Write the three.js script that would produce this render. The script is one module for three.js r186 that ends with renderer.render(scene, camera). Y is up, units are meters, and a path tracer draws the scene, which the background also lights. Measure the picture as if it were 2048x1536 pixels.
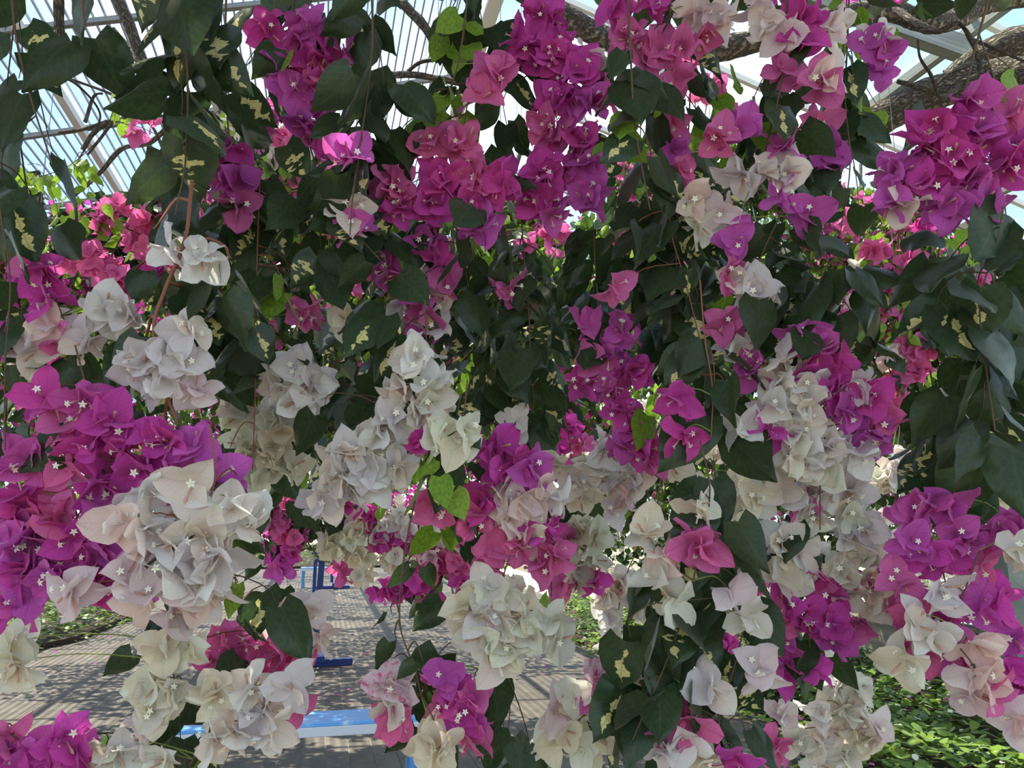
import * as THREE from 'three';
import { mergeGeometries } from 'three/addons/utils/BufferGeometryUtils.js';
import { ImprovedNoise } from 'three/addons/math/ImprovedNoise.js';

// ------------------------------------------------------------------ camera, sky, sun, exposure
const scene = new THREE.Scene();
const renderer = new THREE.WebGLRenderer({ antialias: true });
renderer.toneMapping = THREE.LinearToneMapping;
renderer.toneMappingExposure = 1.78;
renderer.shadowMap.enabled = true;
renderer.shadowMap.type = THREE.PCFSoftShadowMap;

const FOCAL = 1540, YAW = THREE.MathUtils.degToRad(13.8), PITCH = THREE.MathUtils.degToRad(10);   // the path runs along -z; the lens looks right of it and a little up
const EYE = new THREE.Vector3(0, 1.5, 0);
const FWD = new THREE.Vector3(Math.sin(YAW) * Math.cos(PITCH), Math.sin(PITCH), -Math.cos(YAW) * Math.cos(PITCH));
const RIGHT = new THREE.Vector3(Math.cos(YAW), 0, Math.sin(YAW));
const UPV = new THREE.Vector3().crossVectors(RIGHT, FWD).normalize();
const camera = new THREE.PerspectiveCamera(2 * Math.atan(768 / FOCAL) * 180 / Math.PI, 4 / 3, 0.05, 300);
camera.position.copy(EYE);
camera.lookAt(EYE.clone().add(FWD));
scene.add(camera);
const at = (px, py, d) => EYE.clone().addScaledVector(FWD, d).addScaledVector(RIGHT, d * (px - 1024) / FOCAL).addScaledVector(UPV, d * (768 - py) / FOCAL);
const onGround = (px, py, y = 0) => { const v = at(px, py, 1).sub(EYE); return EYE.clone().addScaledVector(v, (y - EYE.y) / v.y); };

// seeded random numbers
let seedState = 20240611;
const seed = (n) => { seedState = (n * 2654435761) >>> 0; };
const rnd = () => { seedState = (seedState + 0x6D2B79F5) | 0; let t = Math.imul(seedState ^ (seedState >>> 15), 1 | seedState); t = (t + Math.imul(t ^ (t >>> 7), 61 | t)) ^ t; return ((t ^ (t >>> 14)) >>> 0) / 4294967296; };
const rr = (a, b) => a + (b - a) * rnd();
const gs = () => (rnd() + rnd() + rnd() - 1.5) * 1.3;
const pick = (a) => a[Math.floor(rnd() * a.length)];
const noise = new ImprovedNoise();
const fbm = (x, y, z, o = 4) => { let s = 0, a = 0.5, f = 1; for (let i = 0; i < o; i++) { s += a * noise.noise(x * f, y * f, z * f); a *= 0.5; f *= 2.03; } return s; };

// a fair-weather sky: pale blue with loose white cloud, the same in every direction
{
  const W = 1024, H = 512, d = new Float32Array(W * H * 4);
  for (let j = 0; j < H; j++) {
    const el = (j + 0.5) / H * Math.PI - Math.PI / 2, up = Math.max(0, Math.sin(el));
    for (let i = 0; i < W; i++) {
      const az = i / W * Math.PI * 2, k = 1 / (up + 0.28), cx = Math.cos(el) * Math.cos(az), cz = Math.cos(el) * Math.sin(az);
      const n = fbm(cx * k * 1.7 + 7.3, up * 0.8, cz * k * 1.7 + 2.1, 5) + 0.22;
      const c = THREE.MathUtils.smoothstep(n, 0.06, 0.5) * 0.9, g = Math.pow(1 - up, 2);
      const sky = [0.30 + 0.34 * g, 0.50 + 0.28 * g, 0.90 + 0.1 * g], cloud = [1.0, 1.02, 1.06];
      const o = (j * W + i) * 4;
      for (let q = 0; q < 3; q++) d[o + q] = sky[q] * (1 - c) + cloud[q] * c;
      d[o + 3] = 1;
    }
  }
  const t = new THREE.DataTexture(d, W, H, THREE.RGBAFormat, THREE.FloatType);
  t.mapping = THREE.EquirectangularReflectionMapping; t.magFilter = THREE.LinearFilter; t.minFilter = THREE.LinearFilter; t.needsUpdate = true;
  scene.background = t; scene.environment = t;
  scene.backgroundIntensity = 1.15; scene.environmentIntensity = 1.15;
}
const SUN = new THREE.Vector3(-0.36, 0.9, -0.24).normalize();
const sun = new THREE.DirectionalLight(0xfff0d8, 8.2);
sun.position.copy(SUN).multiplyScalar(30).add(new THREE.Vector3(0, 0, -8));
sun.target.position.set(0, 0, -8);
sun.castShadow = true; sun.shadow.mapSize.set(4096, 4096);
Object.assign(sun.shadow.camera, { left: -18, right: 18, top: 18, bottom: -18, near: 1, far: 70 });
scene.add(sun, sun.target);

// ------------------------------------------------------------------ helpers
const taken = new Map();
const numbered = (n) => { const k = taken.get(n) || 0; taken.set(n, k + 1); return k ? `${n}_${String(k).padStart(3, '0')}` : n; };
function thing(name, label, category, pos = null, group = null) {
  const o = new THREE.Group(); o.name = numbered(name); scene.add(o);
  if (pos) o.position.copy(pos);
  o.userData = { label, category }; if (group) o.userData.group = group;
  return o;
}
function structure(name) { const o = new THREE.Group(); o.name = name; o.userData = { kind: 'structure' }; scene.add(o); return o; }
function mesh(name, geo, mat, parent) { const m = new THREE.Mesh(geo, mat); m.name = name; m.castShadow = m.receiveShadow = true; if (parent) parent.add(m); return m; }
const geoCache = new Map();
function box(w, h, d, bevel = 0) {
  const key = `${w},${h},${d},${bevel}`;
  if (geoCache.has(key)) return geoCache.get(key);
  let g;
  if (bevel) {
    const s = new THREE.Shape(), a = w / 2 - bevel, b = d / 2 - bevel;
    s.moveTo(-a, -b); s.lineTo(a, -b); s.lineTo(a, b); s.lineTo(-a, b); s.closePath();
    g = new THREE.ExtrudeGeometry(s, { depth: h - 2 * bevel, bevelEnabled: true, bevelThickness: bevel, bevelSize: bevel, bevelSegments: 1 });
    g.rotateX(-Math.PI / 2); g.translate(0, -h / 2 + bevel, 0);
  } else g = new THREE.BoxGeometry(w, h, d);
  geoCache.set(key, g); return g;
}
// a bar between two points with a rectangular section: across = horizontal width, tall = height
function bar(name, a, b, across, tall, mat, parent) {
  const len = a.distanceTo(b), m = mesh(name, box(1, 1, 1), mat, parent);
  const z = b.clone().sub(a).normalize(), x = new THREE.Vector3(0, 1, 0).cross(z); if (x.lengthSq() < 1e-6) x.set(1, 0, 0); x.normalize();
  const y = z.clone().cross(x);
  m.quaternion.setFromRotationMatrix(new THREE.Matrix4().makeBasis(x, y, z));
  m.position.copy(a).add(b).multiplyScalar(0.5); m.scale.set(across, tall, len);
  return m;
}
// tapering tube along points with own noise; returns geometry in world axes
function tube(pts, r0, r1, sides = 5, steps = 10, rough = 0, uvScale = 1) {
  const c = new THREE.CatmullRomCurve3(pts), P = [], N = [], UV = [], I = [];
  const fr = c.computeFrenetFrames(steps, false), L = c.getLength();
  for (let i = 0; i <= steps; i++) {
    const p = c.getPoint(i / steps), r = r0 + (r1 - r0) * i / steps;
    for (let j = 0; j <= sides; j++) {
      const a = j / sides * Math.PI * 2, ca = Math.cos(a), sa = Math.sin(a);
      const n = fr.normals[i].clone().multiplyScalar(ca).addScaledVector(fr.binormals[i], sa);
      const q = p.clone();
      let k = r;
      if (rough) k *= 1 + rough * (fbm(q.x * 9 + ca * 1.3, q.y * 9 + sa * 1.3, q.z * 9, 3) * 1.6 + noise.noise(q.x * 60 + ca * 5, q.y * 60 + sa * 5, q.z * 60) * 0.5);
      P.push(p.x + n.x * k, p.y + n.y * k, p.z + n.z * k); N.push(n.x, n.y, n.z); UV.push(j / sides * Math.max(1, Math.round(r0 * 6.28 * uvScale)), i / steps * L * uvScale);
    }
  }
  for (let i = 0; i < steps; i++) for (let j = 0; j < sides; j++) { const a = i * (sides + 1) + j, b = a + sides + 1; I.push(a, a + 1, b, a + 1, b + 1, b); }
  const g = new THREE.BufferGeometry();
  g.setAttribute('position', new THREE.Float32BufferAttribute(P, 3)); g.setAttribute('normal', new THREE.Float32BufferAttribute(N, 3)); g.setAttribute('uv', new THREE.Float32BufferAttribute(UV, 2)); g.setIndex(I);
  if (rough) g.computeVertexNormals();
  return g;
}
function texture(W, H, fn, { srgb = true, wrap = true } = {}) {
  const d = new Uint8Array(W * H * 4);
  for (let j = 0; j < H; j++) for (let i = 0; i < W; i++) { const c = fn(i / W, j / H), o = (j * W + i) * 4; for (let q = 0; q < 3; q++) d[o + q] = Math.max(0, Math.min(255, c[q] * 255)); d[o + 3] = 255; }
  const t = new THREE.DataTexture(d, W, H); t.magFilter = THREE.LinearFilter; t.minFilter = THREE.LinearFilter;
  if (srgb) t.colorSpace = THREE.SRGBColorSpace;
  if (wrap) t.wrapS = t.wrapT = THREE.RepeatWrapping;
  t.needsUpdate = true; return t;
}
const std = (o) => new THREE.MeshStandardMaterial(o);
const phys = (o) => new THREE.MeshPhysicalMaterial({ side: THREE.DoubleSide, ...o });

// ------------------------------------------------------------------ materials
const M = {};
{
  const grain = texture(512, 512, (u, v) => { const n = 0.78 + 0.3 * fbm(u * 6, v * 6, 1, 5) + 0.1 * fbm(u * 60, v * 60, 4, 2); return [n, n * 0.985, n * 0.95]; });
  const speck = texture(256, 256, (u, v) => { const n = 0.5 + 0.7 * fbm(u * 50, v * 50, 2, 2); return [n, n, n]; }, { srgb: false });
  M.paver = [0x746f65, 0x6f6a61, 0x79746a, 0x726c62].map((c) => std({ color: c, map: grain, bumpMap: speck, bumpScale: 0.0015, roughness: 0.72 }));
  M.joint = std({ color: 0xc9c0ae, roughness: 0.95 });
  M.soil = std({ color: 0x4a3a2c, map: grain, roughness: 1 });
  M.yard = std({ color: 0xb7b2a6, map: grain, roughness: 0.95 });
  const bark = texture(512, 512, (u, v) => { const a = Math.abs(fbm(u * 9, v * 5, 3, 4)) * 2.2, n = 0.28 + 0.55 * Math.min(1, a) + 0.15 * fbm(u * 40, v * 40, 6, 2); return [n, n * 0.96, n * 0.9]; });
  const barkH = texture(512, 512, (u, v) => { const a = Math.min(1, Math.abs(fbm(u * 9, v * 5, 3, 4)) * 2.2); return [a, a, a]; }, { srgb: false });
  M.bark = std({ color: 0xe8e0d4, map: bark, bumpMap: barkH, bumpScale: 0.012, roughness: 0.95 });
  M.twig = std({ color: 0x5e4c3a, roughness: 0.85 });
  M.redstem = std({ color: 0x8a5844, roughness: 0.75 });
  M.greenstem = std({ color: 0x7f9146, roughness: 0.75 });
  M.steel = std({ color: 0xa9b0b2, map: grain, roughness: 0.45, metalness: 0.35 });
  M.whiteSteel = std({ color: 0xe4e4e2, roughness: 0.45 });
  M.greySteel = std({ color: 0x8d9492, map: grain, roughness: 0.5, metalness: 0.15 });
  M.rib = std({ color: 0x9fb0c4, roughness: 0.5 });
  M.sheet = phys({ color: 0xf6f9fd, transmission: 1, thickness: 0, roughness: 0.02, ior: 1.3 });
  M.glass = phys({ color: 0xf4faf8, transmission: 1, thickness: 0, roughness: 0.0, ior: 1.4 });
  M.navy = std({ color: 0x1d3577, roughness: 0.38 });
  M.benchLeg = std({ color: 0x5c93cf, roughness: 0.4 });
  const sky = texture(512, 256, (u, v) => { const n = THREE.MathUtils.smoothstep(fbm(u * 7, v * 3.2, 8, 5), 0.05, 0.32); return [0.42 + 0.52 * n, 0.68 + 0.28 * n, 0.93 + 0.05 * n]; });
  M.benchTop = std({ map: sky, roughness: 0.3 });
  M.benchEdge = std({ color: 0xd7dadf, roughness: 0.45 });
  M.terracotta = std({ color: 0xd08a52, roughness: 0.85 });

  // bracts: papery, veined, translucent
  const veins = (u, v) => {   // 0..1, 1 on a vein
    const x = Math.abs(u - 0.5) * 2, mid = Math.exp(-Math.pow(x / 0.035, 2)), s = (v - x * 0.42) * 7.5, f = Math.abs(s - Math.round(s)) / 7.5;
    const lat = Math.exp(-Math.pow(f / 0.011, 2)) * (1 - 0.4 * x), net = Math.max(0, 1 - Math.abs(fbm(u * 22, v * 22, 5, 2)) * 22) * 0.35;
    return Math.min(1, Math.max(mid, lat * 0.8, net));
  };
  const bractMap = (base, vein, blotch, amt) => texture(256, 256, (u, v) => { const k = veins(u, v) * 0.5, b = THREE.MathUtils.smoothstep(fbm(u * 3.3 + base[0] * 9, v * 3.3, base[2] * 7, 3), 0.02, 0.4) * amt; return [0, 1, 2].map((q) => (base[q] * (1 - b) + blotch[q] * b) * (1 - k) + vein[q] * k + fbm(u * 40, v * 40, q, 2) * 0.03); }, { wrap: false });
  const maps = {
    M: bractMap([0.86, 0.34, 0.74], [0.75, 0.20, 0.60], [0.93, 0.44, 0.72], 0.6),
    V: bractMap([0.86, 0.43, 0.80], [0.73, 0.25, 0.64], [0.90, 0.52, 0.81], 0.5),
    P: bractMap([0.91, 0.49, 0.74], [0.82, 0.31, 0.58], [0.93, 0.62, 0.79], 0.6),
    W: bractMap([0.95, 0.945, 0.93], [0.84, 0.86, 0.78], [0.97, 0.93, 0.93], 0.6),
    C: bractMap([0.945, 0.945, 0.89], [0.82, 0.86, 0.70], [0.92, 0.94, 0.81], 0.7),
    L: bractMap([0.96, 0.92, 0.905], [0.88, 0.80, 0.78], [0.97, 0.88, 0.89], 0.7),
    B: bractMap([0.95, 0.90, 0.90], [0.90, 0.55, 0.66], [0.94, 0.40, 0.60], 1.0),
  };
  M.bract = {};
  for (const k in maps) M.bract[k] = [0xffffff, 0xf4eef4, 0xfff4ec].map((c) => phys({ color: c, map: maps[k], transmission: 0.42, thickness: 0, roughness: 1, specularIntensity: 0.35 }));
  // leaves: dark glossy heart shapes, many with a cream flash along the midrib
  const leafMap = (base, light, flash, s) => texture(256, 256, (u, v) => {
    const x = Math.abs(u - 0.5) * 2, k = veins(u, v) * 0.33, n = fbm(u * 9 + s, v * 9, s, 4) * 0.35 + 0.0;
    let c = [0, 1, 2].map((q) => base[q] * (1 + n) * (1 - k) + light[q] * k);
    if (flash) {
      const off = (fbm(s * 3.1, v * 3, 2, 2)) * 0.35, half = flash * (0.20 + 0.9 * fbm(v * 7, s * 2.7, u * 2, 4)) * Math.sin(Math.PI * Math.min(1, Math.max(0, (v - 0.12) / 0.7)));
      if (Math.abs(u - 0.5 - off) < half) c = [0.93 + n * 0.2, 0.89 + n * 0.2, 0.60 + n * 0.2].map((q) => q * (1 - k * 0.4));
    }
    return c;
  }, { wrap: false });
  const green = [0.19, 0.275, 0.145], pale = [0.36, 0.45, 0.28];
  const leafMat = (map, tint = 0xffffff, tr = 0.36, coat = 0.8) => phys({ color: tint, map, transmission: tr, thickness: 0, roughness: 1, clearcoat: coat, clearcoatRoughness: 0.27, specularIntensity: 0.4 });
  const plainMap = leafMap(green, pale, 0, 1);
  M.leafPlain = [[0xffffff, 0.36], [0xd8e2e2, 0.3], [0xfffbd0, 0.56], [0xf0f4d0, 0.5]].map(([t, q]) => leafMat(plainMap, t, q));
  M.leafFlash = [1.3, 2.6, 3.4, 4.7, 5.9].map((s, i) => leafMat(leafMap(green, pale, [0.4, 0.6, 0.45, 0.7, 0.35][i], s)));
  const young = leafMap([0.52, 0.66, 0.22], [0.66, 0.76, 0.38], 0, 2);
  M.leafYoung = [0xffffff, 0xe8f0c8].map((t) => leafMat(young, t, 0.45, 0.3));
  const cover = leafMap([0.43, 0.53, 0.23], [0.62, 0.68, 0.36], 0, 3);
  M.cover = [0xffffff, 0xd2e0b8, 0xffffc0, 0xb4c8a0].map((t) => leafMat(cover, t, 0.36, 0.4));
  M.bud = std({ color: 0xc79a86, roughness: 0.8 });
  M.floret = std({ color: 0xffffff, vertexColors: true, roughness: 0.7 });
}

// ------------------------------------------------------------------ plant shapes
// a leaf blade: +y to the tip, +z the upper face; half-widths along the blade from a profile
function blade(L, W, prof, { rows = 7, cols = 4, lobe = 0, fold = 0, cup = 0, curl = 0, ruffle = 0, twist = 0, s = 0, stalk = 0 }) {
  const P = [], UV = [], I = [], f = (t) => { for (let i = 1; i < prof.length; i++) if (t <= prof[i][0]) { const [a, b] = prof[i - 1], [c, d] = prof[i]; return b + (d - b) * (t - a) / (c - a); } return 0; };
  for (let i = 0; i <= rows; i++) {
    const t = Math.pow(i / rows, 0.92), w = f(t) * W;
    for (let j = 0; j <= cols; j++) {
      const u = j / cols * 2 - 1, x = u * w, y = L * (t - lobe * Math.pow(1 - t, 3) * Math.abs(u));
      let z = -fold * Math.abs(x) + cup * x * x / W - curl * L * t * t + ruffle * L * noise.noise(u * 1.9 + s, t * 3.7, s * 1.7) * (0.25 + Math.abs(u));
      const a = twist * t, xx = x * Math.cos(a) - z * Math.sin(a); z = x * Math.sin(a) + z * Math.cos(a);
      P.push(xx, y, z); UV.push(0.5 + u * 0.5 * Math.min(1, w / W), t);
    }
  }
  for (let i = 0; i < rows; i++) for (let j = 0; j < cols; j++) { const a = i * (cols + 1) + j, b = a + cols + 1; I.push(a, a + 1, b + 1, a, b + 1, b); }
  if (stalk) {   // the stalk, a thin three-sided rod behind the blade
    const o = P.length / 3, r = 0.0011;
    for (const [y, z] of [[0.02 * L, -r], [-stalk, -stalk * 0.25]]) for (let q = 0; q < 3; q++) { P.push(Math.cos(q * 2.094) * r, y, z + Math.sin(q * 2.094) * r); UV.push(0.5, 0.3); }
    for (let q = 0; q < 3; q++) { const a = o + q, b = o + (q + 1) % 3; I.push(a, b, b + 3, a, b + 3, a + 3); }
  }
  const g = new THREE.BufferGeometry();
  g.setAttribute('position', new THREE.Float32BufferAttribute(P, 3)); g.setAttribute('uv', new THREE.Float32BufferAttribute(UV, 2)); g.setIndex(I); g.computeVertexNormals();
  return g;
}
const LEAF = [[0, 0.62], [0.1, 0.9], [0.24, 1], [0.42, 0.93], [0.6, 0.72], [0.76, 0.45], [0.88, 0.2], [0.95, 0.08], [1, 0]];
const BRACT = [[0, 0.42], [0.12, 0.78], [0.34, 1], [0.56, 0.92], [0.75, 0.72], [0.88, 0.44], [0.96, 0.17], [1, 0.02]];
const leafGeo = [0, 1, 2, 3, 4, 5].map((k) => blade(1, 0.36 + 0.035 * (k % 3), LEAF, { rows: 7, cols: 4, lobe: 0.12, fold: [0.12, 0.28, 0.05, 0.2, 0.42, 0.1][k], curl: [0.08, 0.16, 0.02, -0.08, 0.12, 0.25][k], ruffle: 0.07, twist: [0, 0.3, -0.3, 0.15, -0.5, 0.4][k], s: k * 3.3 + 1, stalk: 0.2 }));
const bractGeo = [0, 1, 2, 3, 4, 5].map((k) => blade(1, 0.43 + 0.03 * (k % 3), BRACT, { rows: 6, cols: 4, lobe: 0.1, cup: [0.35, 0.5, 0.2, -0.1, 0.3, 0.1][k], fold: [0, -0.1, 0.06, 0.1, -0.16, 0][k], curl: [0.06, 0.22, -0.1, 0.14, 0.3, -0.02][k], ruffle: 0.15, twist: [0, 0.25, -0.3, 0.2, -0.15, 0.4][k], s: k * 5.1 + 2 }));
// small star of a bougainvillea's true flower on its slender tube
const floretGeo = (() => {
  const P = [], C = [], I = [], tubeC = [0.62, 0.42, 0.32], star = [0.86, 0.85, 0.74], mid = [0.8, 0.74, 0.35], R = 0.13, H = 0.42;
  const add = (x, y, z, c) => { P.push(x, y, z); C.push(...c); return P.length / 3 - 1; };
  const lo = [], hi = []; for (let q = 0; q < 4; q++) { const a = q * Math.PI / 2; lo.push(add(Math.cos(a) * 0.022, Math.sin(a) * 0.022, 0, tubeC)); hi.push(add(Math.cos(a) * 0.034, Math.sin(a) * 0.034, H, star)); }
  for (let q = 0; q < 4; q++) { const r = (q + 1) % 4; I.push(lo[q], lo[r], hi[r], lo[q], hi[r], hi[q]); }
  const c = add(0, 0, H - 0.01, mid);
  for (let q = 0; q < 5; q++) { const a = q * 1.2566, p = (r, da, z) => add(Math.cos(a + da) * r, Math.sin(a + da) * r, z, star); const l = p(R * 0.5, -0.55, H + 0.01), t = p(R, 0, H - 0.01), r = p(R * 0.5, 0.55, H + 0.01); I.push(c, l, r, l, t, r); }
  const g = new THREE.BufferGeometry(); g.setAttribute('position', new THREE.Float32BufferAttribute(P, 3)); g.setAttribute('color', new THREE.Float32BufferAttribute(C, 3)); g.setIndex(I); g.computeVertexNormals(); return g;
})();
const budGeo = (() => { const g = new THREE.LatheGeometry([[0, 0], [0.03, 0.02], [0.032, 0.3], [0.05, 0.42], [0.03, 0.52], [0, 0.54]].map((p) => new THREE.Vector2(...p)), 5); g.rotateX(Math.PI / 2); return g; })();
// a whole small bloom in one piece for plants further off
const bloomGeo = [0, 1, 2, 3].map((k) => mergeGeometries([0, 1, 2].map((q) => { const g = blade(1, 0.45, BRACT, { rows: 4, cols: 2, lobe: 0.1, fold: -0.2, curl: 0.1, ruffle: 0.15, s: k * 4 + q }); g.rotateX([0.7, 0.9, 0.5, 1.05][k]); g.rotateZ(q * 2.094 + k); return g; })));
const farLeafGeo = [0, 1, 2].map((k) => blade(1, 0.4, LEAF, { rows: 4, cols: 2, lobe: 0.1, fold: [0.1, 0.3, 0.2][k], curl: [0.1, -0.05, 0.25][k], ruffle: 0.05, s: k * 2 }));

const X = new THREE.Vector3(), Y = new THREE.Vector3(), Z = new THREE.Vector3(), MM = new THREE.Matrix4();
// turn so that +y runs along dir and +z looks as nearly as it can along face
function aim(o, dir, face) { Y.copy(dir).normalize(); X.crossVectors(Y, face).normalize(); Z.crossVectors(X, Y); o.quaternion.setFromRotationMatrix(MM.makeBasis(X, Y, Z)); }
const rv = (s = 1) => new THREE.Vector3(gs(), gs(), gs()).multiplyScalar(s);

function putLeaf(parent, p, dir, face, L, mat) {
  const m = mesh('leaf', pick(leafGeo), mat, parent);
  aim(m, dir, face); m.position.copy(p).addScaledVector(Y, 0.2 * L); m.scale.set(L * rr(0.85, 1.15), L, L);
  return m;
}
// a bloom: three papery bracts round its small flowers, opening along axis
function putBloom(parent, p, axis, L, col, fine = true) {
  if (!fine) { const m = mesh('bloom', pick(bloomGeo), pick(M.bract[col]), parent); aim(m, rv(), axis); Z.copy(axis).normalize(); m.quaternion.setFromUnitVectors(new THREE.Vector3(0, 0, 1), Z); m.rotateZ(rr(0, 6.28)); m.position.copy(p); m.scale.setScalar(L); return m; }
  const b = new THREE.Group(); b.name = 'bloom'; parent.add(b);
  b.position.copy(p); b.quaternion.setFromUnitVectors(new THREE.Vector3(0, 0, 1), axis.clone().normalize()); b.rotateZ(rr(0, 6.28)); b.scale.setScalar(L);
  const open = rr(0.25, 1.0), mat = pick(M.bract[col]);
  for (let q = 0; q < 3; q++) {
    const m = mesh('bract', pick(bractGeo), mat, b);
    m.rotation.order = 'ZXY'; m.rotation.set(Math.min(1.25, Math.max(0.05, open + gs() * 0.22)), gs() * 0.25, q * 2.0944 + gs() * 0.16);
    m.scale.setScalar(rr(0.86, 1.12));
    if (rnd() < 0.42) { const f = mesh(rnd() < 0.65 ? 'floret' : 'flower_bud', floretGeo, M.floret, b); if (f.name === 'flower_bud') { f.geometry = budGeo; f.material = M.bud; } f.rotation.order = 'ZXY'; f.rotation.set(-0.45 + gs() * 0.2, 0, q * 2.0944); f.position.set(-Math.sin(q * 2.0944) * 0.1, Math.cos(q * 2.0944) * 0.1, 0.08); }
  }
  return b;
}

// ------------------------------------------------------------------ the glasshouse
// floor: narrow pavers with pale sanded joints, laid along the path
{
  const floor = structure('floor');
  const slab = mesh('joint_bed', box(12.2, 0.1, 38), M.joint, floor); slab.position.set(0, -0.056, -15);
  const PW = 0.152, PL = 1.83, GAP = 0.004, CUT = 0.0012, far = [];
  seed(11);
  const uvBox = (k) => { const g = new THREE.BoxGeometry(PW - GAP, 0.04, PL - CUT), p = g.attributes.position, uv = g.attributes.uv; for (let i = 0; i < p.count; i++) uv.setXY(i, p.getX(i) + k * 0.37, p.getZ(i) + k * 0.21); return g; };
  const geos = [0, 1, 2, 3].map(uvBox), plain = [0, 1, 2, 3].map((k) => { const g = new THREE.BoxGeometry(PW - GAP, 0.04, PL - CUT); const p = g.attributes.position, uv = g.attributes.uv; for (let i = 0; i < p.count; i++) uv.setXY(i, p.getX(i) + k * 0.37, p.getZ(i) + k * 0.21); return g; });
  const spots = [];
  for (let i = -22; i < 30; i++) for (let j = 0; j < 20; j++) { const x = 0.02 + i * PW, z = 2.5 - j * PL - ((i % 2 + 2) % 2) * PL / 2; spots.push([x, z]); }
  const inView = (x, z) => { const v = new THREE.Vector3(x, 0, z).sub(EYE), d = v.dot(FWD); if (d < 0.5) return false; const px = 1024 + FOCAL * v.dot(RIGHT) / d, py = 768 - FOCAL * v.dot(UPV) / d; return px > -40 && px < 1650 && py < 1620; };
  const seen = spots.filter(([x, z]) => inView(x, z) && x < 0.9).sort((a, b) => Math.hypot(a[0], a[1]) - Math.hypot(b[0], b[1])).slice(0, 300), near = new Set(seen);
  for (const s of spots) { const y = -0.02 + rr(-0.0012, 0.0012); if (near.has(s)) { const m = mesh('paver', pick(geos), pick(M.paver), floor); m.position.set(s[0], y, s[1]); } else far.push([s[0], y, s[1]]); }
  plain.forEach((g, k) => { const part = far.filter((_, i) => i % 4 === k), im = new THREE.InstancedMesh(g, M.paver[k], part.length); part.forEach((p, i) => im.setMatrixAt(i, MM.makeTranslation(...p))); im.name = 'paving'; im.userData = { kind: 'stuff' }; im.castShadow = im.receiveShadow = true; floor.add(im); });
  const yard = mesh('outdoor_ground', box(160, 0.2, 160), M.yard); yard.position.set(0, -0.24, -15); yard.userData = { kind: 'structure' }; scene.add(yard);
}
const RIDGE = 1.0, ROOF = (x) => 5.0 - 0.3 * Math.abs(x - RIDGE), WL = -6.0, WR = 6.0, ZN = 4, ZF = -34;
{
  const c = structure('ceiling');
  // left slope: ribbed clear sheets between white rafters that run with the path
  const lj = []; for (let x = RIDGE; x > WL - 0.2; x -= 0.91) lj.push(x);
  const tilt = Math.atan(0.3);
  for (let i = 0; i + 1 < lj.length; i++) for (let z = ZN; z > ZF + 1; z -= 9.5) {
    const a = lj[i], b = lj[i + 1], m = mesh('roof_sheet', box(1, 0.002, 1), M.sheet, c);
    m.position.set((a + b) / 2, ROOF((a + b) / 2) + 0.07, z - 4.75); m.rotation.z = tilt; m.scale.set((a - b) / Math.cos(tilt) - 0.02, 1, 9.48);
  }
  const ribs = []; for (let x = RIDGE - 0.03; x > WL; x -= 0.062) ribs.push(x);
  const im = new THREE.InstancedMesh(new THREE.BoxGeometry(0.011, 0.012, 38), M.rib, ribs.length);
  ribs.forEach((x, i) => im.setMatrixAt(i, MM.makeTranslation(x, ROOF(x) + 0.066, -15))); im.name = 'sheet_ribs'; im.userData = { kind: 'stuff' }; im.castShadow = true; c.add(im);
  lj.forEach((x, i) => bar('rafter', new THREE.Vector3(x, ROOF(x), ZN), new THREE.Vector3(x, ROOF(x), ZF), i % 2 ? 0.05 : 0.085, i % 2 ? 0.05 : 0.1, M.whiteSteel, c));
  for (let z = ZN - 0.4; z > ZF; z -= 1.15) bar('purlin', new THREE.Vector3(RIDGE, ROOF(RIDGE) + 0.03, z), new THREE.Vector3(WL, ROOF(WL) + 0.03, z), 0.035, 0.03, M.steel, c);
  // right slope: clear panes between slim glazing bars
  for (let z = ZN, k = 0; z > ZF + 0.5; z -= 1.2, k++) {
    for (const [a, b] of [[RIDGE, 3.5], [3.5, WR]]) { const m = mesh('roof_pane', box(1, 0.002, 1), M.glass, c); m.position.set((a + b) / 2, ROOF((a + b) / 2) + 0.07, z - 0.6); m.rotation.z = -tilt; m.scale.set((b - a) / Math.cos(tilt) - 0.02, 1, 1.18); }
    bar('glazing_bar', new THREE.Vector3(RIDGE, ROOF(RIDGE) + 0.05, z), new THREE.Vector3(WR, ROOF(WR) + 0.05, z), 0.035, 0.04, M.whiteSteel, c);
  }
  for (const x of [2.25, 3.5, 4.75]) bar('purlin', new THREE.Vector3(x, ROOF(x), ZN), new THREE.Vector3(x, ROOF(x), ZF), 0.05, 0.06, M.steel, c);
  bar('ridge_beam', new THREE.Vector3(RIDGE, ROOF(RIDGE), ZN), new THREE.Vector3(RIDGE, ROOF(RIDGE), ZF), 0.1, 0.16, M.whiteSteel, c);
  // galvanised cross beams carrying the right slope
  for (const [z, t] of [[-3.2, 0.13], [-9.2, 0.13], [-15.2, 0.13], [-21.2, 0.13], [-27.2, 0.13]]) {
    bar('cross_beam', new THREE.Vector3(RIDGE - 0.2, 4.55, z), new THREE.Vector3(WR, 3.62, z), 0.07, t, M.steel, c);
    bar('cross_beam', new THREE.Vector3(RIDGE + 0.2, 4.55, z), new THREE.Vector3(WL, 2.75, z), 0.07, t, M.steel, c);
  }
}
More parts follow.
